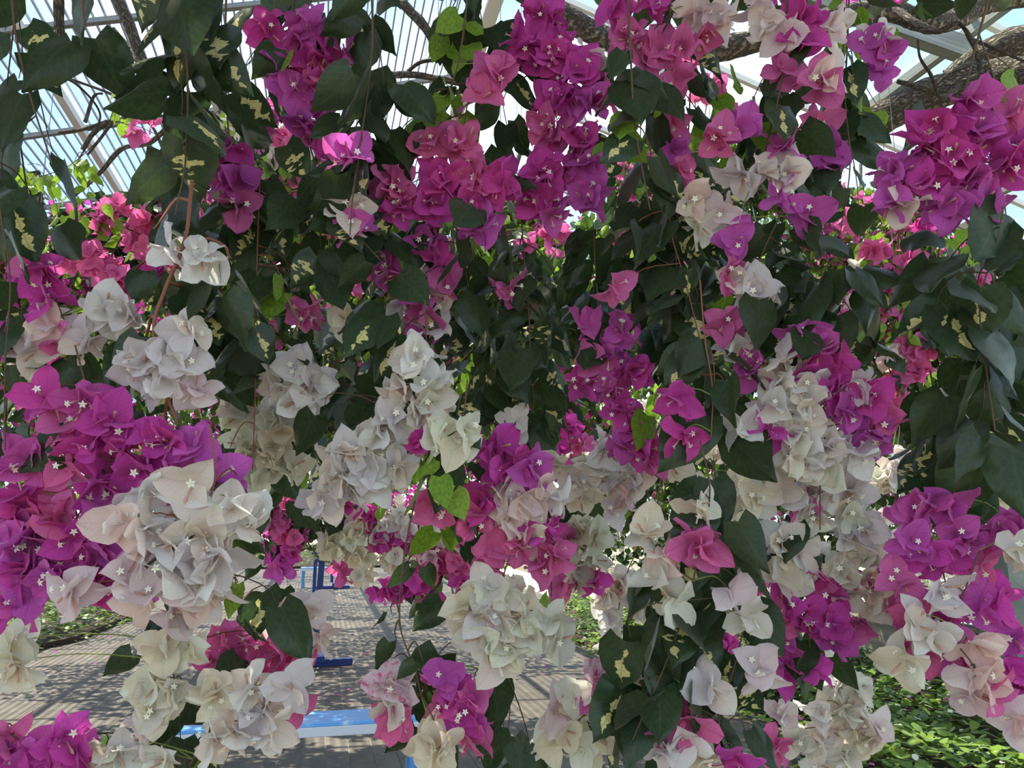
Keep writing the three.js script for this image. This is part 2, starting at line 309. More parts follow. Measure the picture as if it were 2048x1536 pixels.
{
  for (const [name, x] of [['wall_left', WL], ['wall_right', WR]]) {
    const w = structure(name), H = ROOF(x);
    for (let z = ZN, k = 0; z > ZF - 0.1; z -= 1.9, k++) {
      bar('mullion', new THREE.Vector3(x, 0, z), new THREE.Vector3(x, H, z), 0.05, 0.05, M.greySteel, w);
      if (z > ZF + 1) for (const [y0, y1] of [[0.5, 1.6], [1.6, H]]) { const m = mesh('pane', box(0.003, 1, 1), M.glass, w); m.position.set(x, (y0 + y1) / 2, z - 0.95); m.scale.set(1, y1 - y0 - 0.02, 1.86); }
    }
    for (const y of [0.5, 1.6, H - 0.05]) bar('rail', new THREE.Vector3(x, y, ZN), new THREE.Vector3(x, y, ZF), 0.05, 0.05, M.greySteel, w);
    const kerb = mesh('kerb_wall', box(0.15, 0.5, 38), M.yard, w); kerb.position.set(x, 0.25, -15);
  }
  for (const [name, z] of [['wall_far', ZF], ['wall_near', ZN]]) {
    const w = structure(name);
    for (let x = WL; x < WR + 0.1; x += 1.5) bar('mullion', new THREE.Vector3(x, 0, z), new THREE.Vector3(x, ROOF(x), z), 0.05, 0.05, M.greySteel, w);
    for (let x = WL; x < WR - 0.1; x += 1.5) { const h = Math.min(ROOF(x), ROOF(x + 1.5)), m = mesh('pane', box(1.46, 1, 0.003), M.glass, w); m.position.set(x + 0.75, 0.5 + (h - 0.5) / 2, z); m.scale.y = h - 0.5; }
    const kerb = mesh('kerb_wall', box(12, 0.5, 0.15), M.yard, w); kerb.position.set(0, 0.25, z);
  }
  // square columns along the right bed
  const base = at(2022, 1200, 5.6);
  for (let k = 0; k < 4; k++) {
    const col = structure(`trim_${k + 1}`), H = 4.55 - 0.93 * (base.x - 0.8) / 5.2;
    col.position.set(base.x, 0, base.z - k * 6);
    const a = mesh('column', box(0.14, H, 0.14, 0.006), M.greySteel, col); a.position.y = H / 2;
    const p = mesh('base_plate', box(0.24, 0.02, 0.24), M.steel, col); p.position.y = 0.01;
  }
}
console.log('house');
// ------------------------------------------------------------------ benches and stands on the path
function bench(label, p, turn, len = 1.36) {
  const b = thing('bench', label, 'bench', p, 'pale blue benches on the path'); b.rotation.y = turn;
  const top = mesh('bench_top', box(len, 0.022, 0.26, 0.004), M.benchTop, b); top.position.y = 0.44;
  const uv = top.geometry.attributes.uv, q = top.geometry.attributes.position; for (let i = 0; i < q.count; i++) uv.setXY(i, q.getX(i) / 1.42 + 0.5, q.getZ(i) / 0.72 + 0.5);
  for (const s of [-1, 1]) {
    const e = mesh('edge_rail', box(len, 0.05, 0.03, 0.003), M.benchEdge, b); e.position.set(0, 0.404, s * 0.115);
    for (const t of [-1, 1]) { const l = mesh('leg', box(0.055, 0.405, 0.055, 0.004), M.benchLeg, b); l.position.set(s * (len / 2 - 0.06), 0.2025, t * 0.085); }
    const y = mesh('stretcher', box(0.04, 0.04, 0.12), M.benchLeg, b); y.position.set(s * (len / 2 - 0.06), 0.12, 0);
  }
  return b;
}
{
  const p = onGround(596, 1436, 0.45); p.y = 0; bench('pale blue bench under the flowers at the bottom left of centre', p, -0.02);
  const q = onGround(664, 1134, 0.45); q.y = 0; bench('small far pale blue bench beyond the dark blue stands', q, -0.05);
}
function stand(label, p, turn, h, lean) {
  const s = thing('post_stand', label, 'stand', p, 'dark blue post stands'); s.rotation.y = turn;
  const f1 = mesh('foot_beam', box(0.78, 0.07, 0.08, 0.005), M.navy, s); f1.position.y = 0.035;
  const f2 = mesh('foot_beam', box(0.075, 0.07, 0.74, 0.005), M.navy, s); f2.position.set(0.05, 0.105, -0.12);
  const post = mesh('post', box(0.062, h, 0.062, 0.008), M.navy, s); post.position.set(lean * h / 2, 0.14 + h / 2, -0.04); post.rotation.z = -lean;
  const cap = mesh('top_plate', box(0.16, 0.035, 0.12, 0.004), M.navy, s); cap.position.set(lean * h, 0.155 + h, -0.04);
}
{
  const a = onGround(628, 1333); stand('dark blue post stand with crossed feet between the two benches', a, 0.05, 0.92, 0.04);
  const b = onGround(627, 1200); stand('far slim dark blue post left of the small far bench legs', b, 0, 0.72, 0.01);
  const c = onGround(663, 1178); stand('far dark blue post standing right against the small far bench', c, 0, 0.82, 0.0);
}
{
  const p = onGround(2016, 1405); p.y = 0;
  const pot = thing('flower_pot', 'orange clay pot half hidden by pink flowers at the right edge', 'pot', p);
  const g = new THREE.LatheGeometry([[0, 0.02], [0.12, 0.02], [0.125, 0], [0.14, 0.0], [0.19, 0.3], [0.2, 0.3], [0.205, 0.35], [0.185, 0.35], [0.175, 0.3], [0.13, 0.05]].map((q) => new THREE.Vector2(...q)), 28);
  mesh('pot_body', g, M.terracotta, pot); const e = mesh('pot_soil', new THREE.CylinderGeometry(0.172, 0.16, 0.03, 20), M.soil, pot); e.position.y = 0.28;
}

// ------------------------------------------------------------------ beds of leafy ground cover
function groundCover(label, poly, h, nNear, nFar, seedN, dens) {
  seed(seedN);
  const o = thing('ground_cover', label, 'ground cover', new THREE.Vector3(poly[0].x, 0, poly[0].y));
  const s = new THREE.Shape(poly.map((p) => new THREE.Vector2(p.x - poly[0].x, -(p.y - poly[0].y))));
  const g = new THREE.ExtrudeGeometry(s, { depth: 0.07, bevelEnabled: false }); g.rotateX(-Math.PI / 2);
  mesh('soil', g, M.soil, o);
  const inside = (x, z) => { let c = false; for (let i = 0, j = poly.length - 1; i < poly.length; j = i++) { const a = poly[i], b = poly[j]; if ((a.y > z) !== (b.y > z) && x < (b.x - a.x) * (z - a.y) / (b.y - a.y) + a.x) c = !c; } return c; };
  const edge = (x, z) => { let m = 9; for (let i = 0, j = poly.length - 1; i < poly.length; j = i++) { const a = poly[i], b = poly[j], ax = b.x - a.x, az = b.y - a.y, t = Math.max(0, Math.min(1, ((x - a.x) * ax + (z - a.y) * az) / (ax * ax + az * az))); m = Math.min(m, Math.hypot(x - a.x - ax * t, z - a.y - az * t)); } return m; };
  const xs = poly.map((p) => p.x), zs = poly.map((p) => p.y), lo = [Math.min(...xs), Math.min(...zs)], hi = [Math.max(...xs), Math.max(...zs)];
  const spots = []; let guard = 0;
  while (spots.length < nNear + nFar && guard++ < 400000) {
    const x = rr(lo[0] - 0.12, hi[0] + 0.12), z = rr(lo[1] - 0.1, hi[1] + 0.1), e = edge(x, z), inn = inside(x, z); if (!inn && (e > 0.14 || rnd() < 0.55)) continue;
    const d = Math.hypot(x, z); if (rnd() > Math.pow(Math.min(1, dens / d), 1.4)) continue;
    const mound = inn ? Math.min(1, 0.25 + e / 0.35) : 0.15, y = 0.03 + h * mound * (0.55 + 0.9 * fbm(x * 2.1, z * 2.1, 3, 3)) * Math.sqrt(rnd());
    spots.push([x, Math.max(0.03, y), z, d]);
  }
  spots.sort((a, b) => a[3] - b[3]);
  const m4 = new THREE.Object3D();
  const lay = (t, [x, y, z]) => { const a = rr(0, 6.28), dir = new THREE.Vector3(Math.cos(a), rr(-0.5, 0.35), Math.sin(a)); aim(t, dir, new THREE.Vector3(gs() * 0.6, 1, gs() * 0.6)); t.position.set(x - poly[0].x, y, z - poly[0].y); t.scale.setScalar(rr(0.05, 0.1)); };
  for (let i = 0; i < nNear; i++) lay(mesh('leaf', pick(leafGeo), pick(M.cover), o), spots[i]);
  M.cover.forEach((mat, k) => {
    const part = spots.slice(nNear).filter((_, i) => i % 4 === k), im = new THREE.InstancedMesh(farLeafGeo[k % 3], mat, part.length);
    part.forEach((p, i) => { lay(m4, p); m4.updateMatrix(); im.setMatrixAt(i, m4.matrix); }); im.name = 'foliage'; im.userData = { kind: 'stuff' }; im.castShadow = im.receiveShadow = true; o.add(im);
  });
  const litter = spots.filter(() => rnd() < 0.035);
  ['L', 'P', 'C'].forEach((c, k) => { const part = litter.filter((_, i) => i % 3 === k), im = new THREE.InstancedMesh(bractGeo[k], M.bract[c][0], part.length); part.forEach((p, i) => { lay(m4, [p[0], p[1] + 0.015, p[2]]); m4.scale.setScalar(rr(0.03, 0.045)); m4.updateMatrix(); im.setMatrixAt(i, m4.matrix); }); im.name = 'fallen_bracts'; im.userData = { kind: 'stuff' }; im.castShadow = im.receiveShadow = true; o.add(im); });
  return o;
}
const V2 = (px, py) => { const p = onGround(px, py); return new THREE.Vector2(p.x, p.z); };
groundCover('low sunlit ground cover filling the bed at the bottom right', [V2(1680, 1580), V2(1560, 1452), V2(1420, 1390), V2(1230, 1330), V2(1120, 1262), V2(1120, 1200), new THREE.Vector2(5.8, -16), new THREE.Vector2(5.8, -1.5)], 0.34, 280, 9000, 31, 5);
groundCover('low green ground cover in the left bed beside the paving', [V2(0, 1318), V2(150, 1285), V2(270, 1236), V2(300, 1195), new THREE.Vector2(-3.6, -17), new THREE.Vector2(-5.8, -17), new THREE.Vector2(-5.8, -4)], 0.4, 120, 4500, 37, 9);
groundCover('dark low planting across the far end of the path', [new THREE.Vector2(-3.6, -25.5), new THREE.Vector2(4, -25.5), new THREE.Vector2(5.8, -33), new THREE.Vector2(-5.8, -33)], 0.6, 60, 2500, 41, 26);
console.log('ground');

// ------------------------------------------------------------------ fallen bracts on the paving
{
  seed(51);
  const spots = [[345, 1335, 'P'], [255, 1308, 'P'], [115, 1304, 'V'], [218, 1275, 'V'], [195, 1327, 'P'], [690, 1382, 'M'], [669, 1391, 'M'], [697, 1408, 'P'], [665, 1236, 'W'], [680, 1190, 'W'], [658, 1224, 'W'], [693, 1206, 'W'], [751, 1243, 'W'], [697, 1254, 'W'], [664, 1199, 'W'], [733, 1309, 'P'], [637, 1346, 'C'], [668, 1350, 'L'], [707, 1325, 'C'], [855, 1308, 'P'], [906, 1325, 'P'], [920, 1330, 'L'], [1090, 1350, 'M'], [1118, 1337, 'M'], [1091, 1335, 'V'], [1072, 1377, 'V'], [1038, 1500, 'L'], [1180, 1325, 'L'], [1195, 1318, 'W'], [1260, 1340, 'P'], [1600, 1515, 'P'], [1632, 1520, 'P'], [960, 1440, 'W'], [970, 1460, 'W'], [610, 1190, 'W'], [620, 1182, 'W'], [735, 1190, 'W'], [756, 1200, 'W'], [700, 1180, 'W'], [720, 1178, 'L']];
  for (const [px, py, c] of spots) {
    const pink = 'PMV'.includes(c), o = mesh(numbered('fallen_bract'), pick(bractGeo), pick(M.bract[c]), scene);
    const p = onGround(px, py); o.position.set(p.x, 0.006, p.z); aim(o, new THREE.Vector3(gs(), 0.15, gs()), new THREE.Vector3(gs() * 0.3, 1, gs() * 0.3)); o.scale.setScalar(rr(0.035, 0.05));
    o.userData = { label: pink ? 'fallen pink bract lying on the grey paving' : 'fallen pale bract lying on the grey paving', category: 'petal', group: pink ? 'pink bracts fallen on the paving' : 'pale bracts fallen on the paving' };
  }
}

// ------------------------------------------------------------------ old trunks and bare branches
function limb(name, label, cat, limbs, rough = 0.22) {
  const first = at(...limbs[0].p[0]), o = thing(name, label, cat, first);
  limbs.forEach((l, i) => { const g = tube(l.p.map((q) => at(...q)), l.r[0], l.r[1], l.s || 14, l.p.length * 7, rough, 7); g.translate(-first.x, -first.y, -first.z); mesh(i ? 'branch' : (cat === 'tree' ? 'trunk' : 'main_branch'), g, M.bark, o); });
  return o;
}
limb('bougainvillea_tree', 'thick rough barked trunk slanting below the steel beam at the right edge', 'tree', [
  { p: [[2160, 140, 2.35], [2050, 148, 2.4], [1950, 160, 2.5], [1850, 195, 2.55], [1760, 235, 2.6], [1660, 275, 2.7], [1560, 330, 2.8], [1420, 400, 2.9]], r: [0.062, 0.05] },
  { p: [[1925, 165, 2.5], [1905, 185, 2.42], [1875, 190, 2.36], [1862, 150, 2.34], [1840, 115, 2.33], [1835, 80, 2.33]], r: [0.009, 0.003], s: 6 },
  { p: [[1875, 185, 2.4], [1830, 172, 2.38], [1795, 163, 2.38]], r: [0.012, 0.007], s: 6 }]);
limb('bougainvillea_tree', 'knotty bark covered trunk crossing above the steel beam at upper right', 'tree', [
  { p: [[2160, -30, 2.6], [2040, -6, 2.6], [1960, 12, 2.6], [1900, 42, 2.55], [1840, 40, 2.5], [1780, 22, 2.5], [1640, 45, 2.5], [1500, 85, 2.5], [1380, 105, 2.5], [1260, 92, 2.5], [1160, 52, 2.5], [1080, 5, 2.5], [1010, -50, 2.5]], r: [0.034, 0.04] },
  { p: [[1790, 18, 2.4], [1840, 50, 2.3], [1880, 62, 2.25], [1915, 46, 2.25], [1942, 80, 2.25], [1958, 125, 2.25], [1958, 145, 2.25], [1900, 170, 2.25]], r: [0.011, 0.004], s: 7 },
  { p: [[1945, 80, 2.25], [1985, 95, 2.25], [2060, 128, 2.25]], r: [0.006, 0.004], s: 6 }]);
limb('bougainvillea_tree', 'sunlit stub of scaly trunk entering at the right edge of the photo', 'tree', [
  { p: [[2180, 70, 2.9], [2090, 78, 2.9], [2010, 88, 2.9], [1960, 115, 2.95], [1900, 160, 3.0]], r: [0.062, 0.045] }]);
limb('bare_branch', 'crooked bare branch running down the upper left beside the big leaves', 'branch', [
  { p: [[215, -40, 2.3], [245, 20, 2.3], [262, 60, 2.3], [285, 120, 2.3], [318, 180, 2.3], [345, 250, 2.35], [338, 310, 2.4], [320, 380, 2.4]], r: [0.018, 0.011], s: 9 },
  { p: [[225, 60, 2.4], [255, 95, 2.4], [285, 130, 2.35]], r: [0.012, 0.012], s: 8 },
  { p: [[345, 245, 2.35], [300, 285, 2.4], [240, 300, 2.5], [200, 345, 2.5], [150, 390, 2.6]], r: [0.008, 0.007], s: 6 },
  { p: [[330, 235, 2.4], [270, 212, 2.4], [215, 185, 2.4], [160, 165, 2.4], [118, 150, 2.4]], r: [0.005, 0.004], s: 6 }]);
limb('bare_branch', 'short dark branch stub hanging among leaves near the left corner', 'branch', [
  { p: [[118, -40, 1.9], [118, 40, 1.9], [122, 100, 1.9], [112, 145, 1.9]], r: [0.013, 0.010], s: 9 },
  { p: [[120, 150, 1.9], [160, 175, 1.95], [200, 228, 2.0], [180, 280, 2.0], [150, 330, 2.0]], r: [0.0035, 0.002], s: 5 },
  { p: [[90, 150, 1.9], [60, 185, 1.9], [40, 260, 1.9], [48, 340, 1.9], [60, 420, 1.9]], r: [0.003, 0.002], s: 5 }]);
limb('bare_branch', 'slender zigzag twigs spread against the ribbed roof at left', 'branch', [
  { p: [[330, 300, 2.9], [290, 240, 2.9], [215, 243, 2.9], [170, 258, 2.9], [118, 265, 2.9]], r: [0.006, 0.006], s: 6 },
  { p: [[215, 243, 2.9], [185, 268, 2.9], [165, 300, 2.9]], r: [0.010, 0.008], s: 6 },
  { p: [[225, 245, 2.9], [195, 285, 2.9], [175, 310, 2.9]], r: [0.005, 0.004], s: 6 },
  { p: [[170, 245, 2.9], [190, 190, 2.9], [205, 187, 2.9]], r: [0.007, 0.005], s: 6 }]);
limb('bare_branch', 'curving branches in the bright gap above the central pink cluster', 'branch', [
  { p: [[770, -30, 2.6], [820, 22, 2.6], [850, 55, 2.6], [872, 90, 2.6], [905, 130, 2.6], [960, 200, 2.7]], r: [0.019, 0.012], s: 9 },
  { p: [[770, 150, 2.6], [830, 150, 2.6], [890, 160, 2.6], [960, 175, 2.6]], r: [0.013, 0.010], s: 8 },
  { p: [[800, 200, 2.65], [860, 195, 2.65], [930, 180, 2.65]], r: [0.012, 0.010], s: 8 },
  { p: [[810, 148, 2.6], [840, 125, 2.6], [885, 118, 2.6]], r: [0.007, 0.006], s: 6 }]);
console.log('limbs');
// ------------------------------------------------------------------ hanging bougainvillea vines
const CAT = 'flowering vine';
function vine(label, { d, path, leaves = [], blooms = [], L = 0.085, B = 0.039, stem = 0.0019, red = false, fine = true, name = 'bougainvillea_vine', k = 2.7 }) {
  const P0 = path.map((q) => at(q[0], q[1], q[2] || d)), o = thing(name, label, CAT, P0[0]), org = P0[0];
  const loc = (p) => p.clone().sub(org), mat = red ? M.redstem : M.twig;
  const put = (nm, pts, r0, r1, m, sides = 4, steps = 6) => { const g = tube(pts.map(loc), r0, r1, sides, steps); mesh(nm, g, m, o); };
  if (!fine) put('support_wire', [P0[0], new THREE.Vector3(P0[0].x, ROOF(P0[0].x), P0[0].z)], 0.0012, 0.0012, M.steel, 3, 1);
  put('stem', P0, path[0][1] > 0 ? stem * 0.6 : stem, stem * 0.5, mat, 5, path.length * 5);
  const curve = new THREE.CatmullRomCurve3(P0), samp = curve.getPoints(30);
  const nearest = (p, above = true) => { let b = samp[0], m = 1e9; for (const q of samp) { const v = q.distanceTo(p) + (above && q.y < p.y ? 0.6 * (p.y - q.y) : 0); if (v < m) { m = v; b = q; } } return b; };
  for (const [px, py, rx, ry, n, kind = 'f', ls = 1, dd = d] of leaves) {
    const strands = Math.max(1, Math.round(rx / 55)), pxm = FOCAL / dd;
    for (let s = 0; s < strands; s++) {
      const cx = px + (strands > 1 ? (s / (strands - 1) * 2 - 1) * rx * 0.55 : 0) + gs() * rx * 0.15, sd = dd + (fine ? 0.09 : 0.05) + gs() * 0.07;
      const a = at(cx + gs() * rx * 0.2, py - ry * 1.15, sd), b = at(cx, py, sd - 0.01), c = at(cx + gs() * rx * 0.3, py + ry * 0.75, sd + gs() * 0.02);
      const root = nearest(a, false); const far = root.distanceTo(a) < 0.45;
      put('twig', far ? (root.y < a.y ? [root, root.clone().lerp(b, 0.5).add(new THREE.Vector3(0, 0.015, 0)), b, c] : [root, root.clone().lerp(a, 0.6).add(new THREE.Vector3(0, 0.01, 0)), a, b, c]) : [a, b, c], stem * 0.7, stem * 0.35, mat, 3, far ? 9 : 6);
      const cv = new THREE.CatmullRomCurve3(far && root.y < a.y ? [root, b, c] : [a, b, c]), cnt = Math.max(1, Math.round(n / strands * (fine ? 1.02 : 0.8)));
      for (let i = 0; i < cnt; i++) {
        const t = (i + rr(0.1, 0.9)) / cnt, side = i % 2 ? 1 : -1, p = cv.getPoint(t);
        const lat = side * rr(0.1, 1.0);
        const dir = RIGHT.clone().multiplyScalar(lat * 0.8).add(new THREE.Vector3(0, -rr(0.55, 1.15), 0)).addScaledVector(FWD, gs() * 0.75 - 0.1).add(new THREE.Vector3(gs() * 0.35, 0, gs() * 0.35));
        const face = FWD.clone().multiplyScalar(-1).add(new THREE.Vector3(0, rr(-0.1, 0.6), 0)).addScaledVector(RIGHT, lat * 0.4)
.add(rv(1.0));
        const ll = L * Math.min(ls, 1.25) * 0.82 * rr(0.7, 1.2), m = kind === 'y' ? pick(M.leafYoung) : kind === 'p' ? pick(M.leafPlain) : rnd() < 0.36 ? pick(M.leafFlash) : pick(M.leafPlain);
        p.addScaledVector(RIGHT, side * rx / strands / pxm * rr(0.0, 0.45)).addScaledVector(FWD, gs() * 0.03);
        putLeaf(o, loc(p), dir, face, kind === 'y' ? ll * (fine ? 0.56 : 0.5) : ll, m);
      }
    }
  }
  for (const [px, py, rx, ry, col, mult = 1, dd = d] of blooms) {
    const ctr = at(px, py, dd), pxm = FOCAL / dd, bpx = B * pxm, root = nearest(ctr);
    if (root.distanceTo(ctr) < 0.5) put('twig', [root, root.clone().lerp(ctr, 0.55).add(new THREE.Vector3(0, 0.012, 0)), ctr.clone().addScaledVector(FWD, 0.02)], stem * 0.6, stem * 0.4, rnd() < 0.5 ? M.greenstem : mat, 3, 6);
    const n = Math.max(2, Math.round(Math.PI * rx * ry / (bpx * bpx) * k * mult * 0.62)), pts = [];
    const ex = Math.max(4, rx - bpx * 0.68), ey = Math.max(4, ry - bpx * 0.68), ez = Math.min(ex, ey) * 0.9 + 6;
    for (let i = 0; i < n; i++) {
      let best = null, bm = -1;
      for (let c = 0; c < 6; c++) { const v = rv(1); v.normalize().multiplyScalar(Math.cbrt(rr(0.15, 1))); if (v.z > 0.45) v.z *= -1; let m = 9; for (const q of pts) m = Math.min(m, q.distanceTo(v)); if (m > bm) { bm = m; best = v; } }
      pts.push(best);
      const p = at(px + best.x * ex, py - best.y * ey, dd + best.z * ez / pxm);
      const axis = RIGHT.clone().multiplyScalar(best.x * 0.8).addScaledVector(UPV, best.y * 0.75 - 0.05).addScaledVector(FWD, best.z * 0.8 - 0.45).add(rv(0.45));
      const c = col.length > 1 ? col[Math.floor(rnd() * col.length)] : col;
      putBloom(o, loc(p), axis, B * rr(0.82, 1.14), c, fine);
    }
  }
  return o;
}
seed(101);
// --- top left
vine('strand of large dark leaves in the extreme top left corner', { d: 0.95, path: [[20, -90], [30, 60], [60, 190], [105, 330]], L: 0.092, leaves: [[20, 30, 45, 40, 3], [45, 120, 50, 50, 3], [10, 220, 30, 50, 2], [95, 270, 30, 45, 2], [5, 370, 30, 50, 2]] });
vine('pair of broad leaves hanging before the ribbed roof near top left', { d: 0.86, path: [[170, -90], [165, 0], [170, 60]], L: 0.1, leaves: [[165, 40, 45, 40, 3, 'p']] });
vine('strand of round cream flashed leaves left of the top magenta cluster', { d: 0.95, path: [[340, -90], [365, 40], [375, 170], [370, 330], [350, 430]], L: 0.1, leaves: [[350, 60, 70, 80, 7], [410, 100, 60, 80, 6], [370, 200, 60, 60, 5], [360, 270, 60, 50, 4], [330, 365, 40, 30, 2], [440, 30, 50, 50, 4, 'p']] });
vine('young yellow green shoots against the ribbed roof at upper left', { d: 1.9, path: [[260, 130], [235, 190], [210, 260], [140, 330], [60, 360]], L: 0.085, B: 0.036, leaves: [[240, 205, 35, 35, 8, 'y'], [260, 235, 25, 30, 6, 'y'], [150, 320, 35, 35, 9, 'y'], [85, 350, 40, 35, 9, 'y'], [110, 400, 60, 40, 8, 'y'], [180, 380, 40, 30, 6, 'y'], [30, 340, 30, 40, 6, 'y']], blooms: [[300, 240, 18, 18, 'P'], [270, 265, 14, 12, 'P'], [340, 285, 12, 20, 'P']], fine: true });
vine('purple magenta cluster hanging at the top between the left leaves', { d: 1.25, path: [[590, -90], [585, 60], [590, 200], [630, 330], [640, 470]], leaves: [[520, 230, 55, 80, 6], [490, 140, 40, 40, 3, 'p'], [530, 10, 50, 30, 4], [690, 20, 30, 40, 3], [690, 130, 20, 30, 3, 'y']], blooms: [[540, 60, 38, 45, 'M'], [620, 60, 60, 50, 'V'], [560, 135, 55, 35, 'V'], [630, 120, 60, 40, 'M'], [600, 185, 60, 40, 'V'], [620, 240, 50, 45, 'V'], [655, 285, 50, 35, 'M'], [690, 110, 22, 22, 'V'], [520, 270, 30, 40, 'P'], [640, 150, 16, 16, 'P']] });
vine('two magenta blossoms tufts among leaves below the purple top cluster', { d: 1.15, path: [[455, -90], [450, 150], [460, 300], [470, 430]], leaves: [[455, 220, 45, 55, 5], [400, 330, 40, 40, 3], [520, 350, 50, 45, 4], [430, 450, 60, 45, 5], [540, 435, 40, 45, 3]], blooms: [[460, 302, 58, 36, 'M'], [462, 365, 62, 42, 'V'], [480, 412, 22, 22, 'P']] });
vine('dark leaf strand with drooping grey green leaves right of the purple cluster', { d: 1.05, path: [[740, -90], [745, 80], [730, 220], [705, 400], [700, 470]], L: 0.092, leaves: [[735, 20, 60, 50, 5, 'p'], [760, 150, 55, 45, 4, 'p'], [730, 250, 55, 60, 5, 'p'], [670, 350, 60, 50, 5], [720, 360, 50, 50, 4], [780, 270, 40, 40, 4, 'p'], [600, 390, 50, 50, 5]], blooms: [[700, 315, 14, 16, 'V']] });
vine('white blossoms beside a blush bract in the leaves left of centre', { d: 1.1, path: [[650, 300], [670, 380], [700, 450], [760, 520]], leaves: [[640, 480, 60, 50, 6], [735, 480, 35, 40, 3], [770, 540, 40, 45, 3], [770, 620, 45, 45, 3]], blooms: [[700, 425, 40, 45, 'W', 0.9], [715, 455, 14, 10, 'V', 0.5]] });
// --- top centre
vine('leafy strand with pale young tips over the central bright gap', { d: 1.15, path: [[940, -90], [930, 40], [910, 150], [870, 240]], leaves: [[910, 30, 60, 50, 6, 'p'], [965, 60, 40, 50, 4], [930, 150, 45, 50, 5], [890, 60, 20, 30, 2, 'y', 1.6], [930, 60, 25, 30, 4, 'y', 1.5], [845, 220, 45, 30, 6, 'y', 1.6], [905, 215, 40, 30, 6, 'y', 1.6], [800, 260, 30, 30, 3, 'p']], blooms: [[985, 140, 26, 32, 'P'], [960, 195, 25, 25, 'P'], [1005, 155, 18, 18, 'P']] });
vine('large magenta cluster trailing from the top right of centre', { d: 1.2, path: [[1080, -90], [1090, 40], [1130, 180], [1140, 300], [1100, 420]], leaves: [[1020, 120, 40, 50, 4], [1010, 250, 40, 50, 5, 'p'], [1180, 90, 30, 40, 3, 'p'], [1180, 260, 25, 30, 2]], blooms: [[1085, 35, 55, 38, 'M'], [1045, 85, 50, 45, 'M'], [1110, 105, 65, 50, 'M'], [1150, 150, 60, 50, 'M'], [1120, 200, 60, 45, 'M'], [1175, 205, 45, 40, 'V'], [1100, 255, 50, 35, 'P'], [1140, 290, 65, 50, 'M'], [1170, 330, 50, 45, 'V'], [1090, 345, 60, 45, 'M'], [1080, 400, 55, 45, 'M'], [1170, 400, 45, 55, 'V'], [1100, 430, 40, 35, 'V'], [1215, 200, 25, 30, 'P']] });
vine('dusty pink cluster in the centre above hanging green leaves', { d: 1.15, path: [[960, 120], [930, 240], [940, 360], [960, 480]], leaves: [[850, 290, 30, 30, 2], [1000, 350, 30, 30, 2, 'p'], [1020, 490, 35, 65, 5, 'p'], [760, 430, 40, 50, 4], [930, 540, 50, 45, 5], [850, 450, 50, 40, 4]], blooms: [[870, 285, 48, 38, 'P'], [930, 290, 50, 40, 'P'], [790, 375, 45, 55, 'P'], [880, 360, 55, 45, 'M'], [950, 350, 55, 45, 'P'], [1000, 370, 45, 45, 'M'], [920, 410, 60, 40, 'M'], [960, 450, 50, 35, 'V'], [800, 415, 45, 30, 'M'], [860, 400, 40, 40, 'M']] });
vine('single heart leaf strand with cream flashes right of the magenta trail', { d: 1.05, path: [[1250, -90], [1260, 80], [1270, 250], [1300, 420]], leaves: [[1255, 150, 55, 40, 3], [1300, 190, 40, 40, 4, 'p'], [1285, 255, 30, 45, 2], [1290, 310, 55, 45, 4], [1230, 270, 25, 30, 3, 'y', 1.4]] });
vine('dark red pink and blush blossoms at the top right of centre', { d: 1.2, path: [[1330, -90], [1340, 30], [1330, 120], [1350, 260], [1350, 340]], leaves: [[1400, 120, 30, 50, 4], [1370, 200, 45, 50, 5, 'p'], [1400, 250, 35, 40, 5, 'y', 1.5], [1440, 190, 40, 40, 6, 'y', 1.4]], blooms: [[1290, 12, 55, 28, 'M'], [1230, 15, 30, 30, 'M'], [1260, 80, 50, 40, 'P'], [1320, 100, 50, 40, 'P'], [1365, 100, 28, 26, 'P'], [1390, 30, 45, 32, 'L'], [1440, 40, 40, 32, 'L'], [1400, 70, 30, 22, 'P'], [1350, 160, 35, 40, 'P'], [1345, 245, 24, 30, 'P'], [1345, 300, 30, 36, 'V'], [1180, 120, 18, 28, 'W'], [1290, 130, 30, 25, 'P'], [1335, 345, 20, 22, 'P']] });
vine('blush white and magenta cluster at the top edge right side', { d: 1.1, path: [[1580, -90], [1570, 60], [1560, 180], [1520, 330]], leaves: [[1500, 220, 40, 40, 5, 'p'], [1570, 230, 45, 50, 5], [1500, 290, 35, 35, 5, 'y', 1.4], [1560, 290, 30, 40, 4], [1600, 150, 35, 40, 3, 'p']], blooms: [[1530, 50, 45, 45, 'L'], [1560, 75, 30, 40, 'L'], [1500, 10, 50, 25, 'L'], [1610, 40, 35, 30, 'M'], [1595, 85, 35, 45, 'M'], [1560, 140, 40, 35, 'P'], [1655, 60, 35, 35, 'L'], [1650, 150, 40, 35, 'L'], [1640, 165, 20, 18, 'P'], [1480, 265, 40, 35, 'V'], [1440, 270, 28, 30, 'P'], [1580, 290, 35, 35, 'V'], [1500, 345, 60, 42, 'W'], [1570, 345, 40, 38, 'W'], [1560, 400, 40, 35, 'V'], [1620, 430, 40, 28, 'V'], [1470, 480, 32, 28, 'V']] });
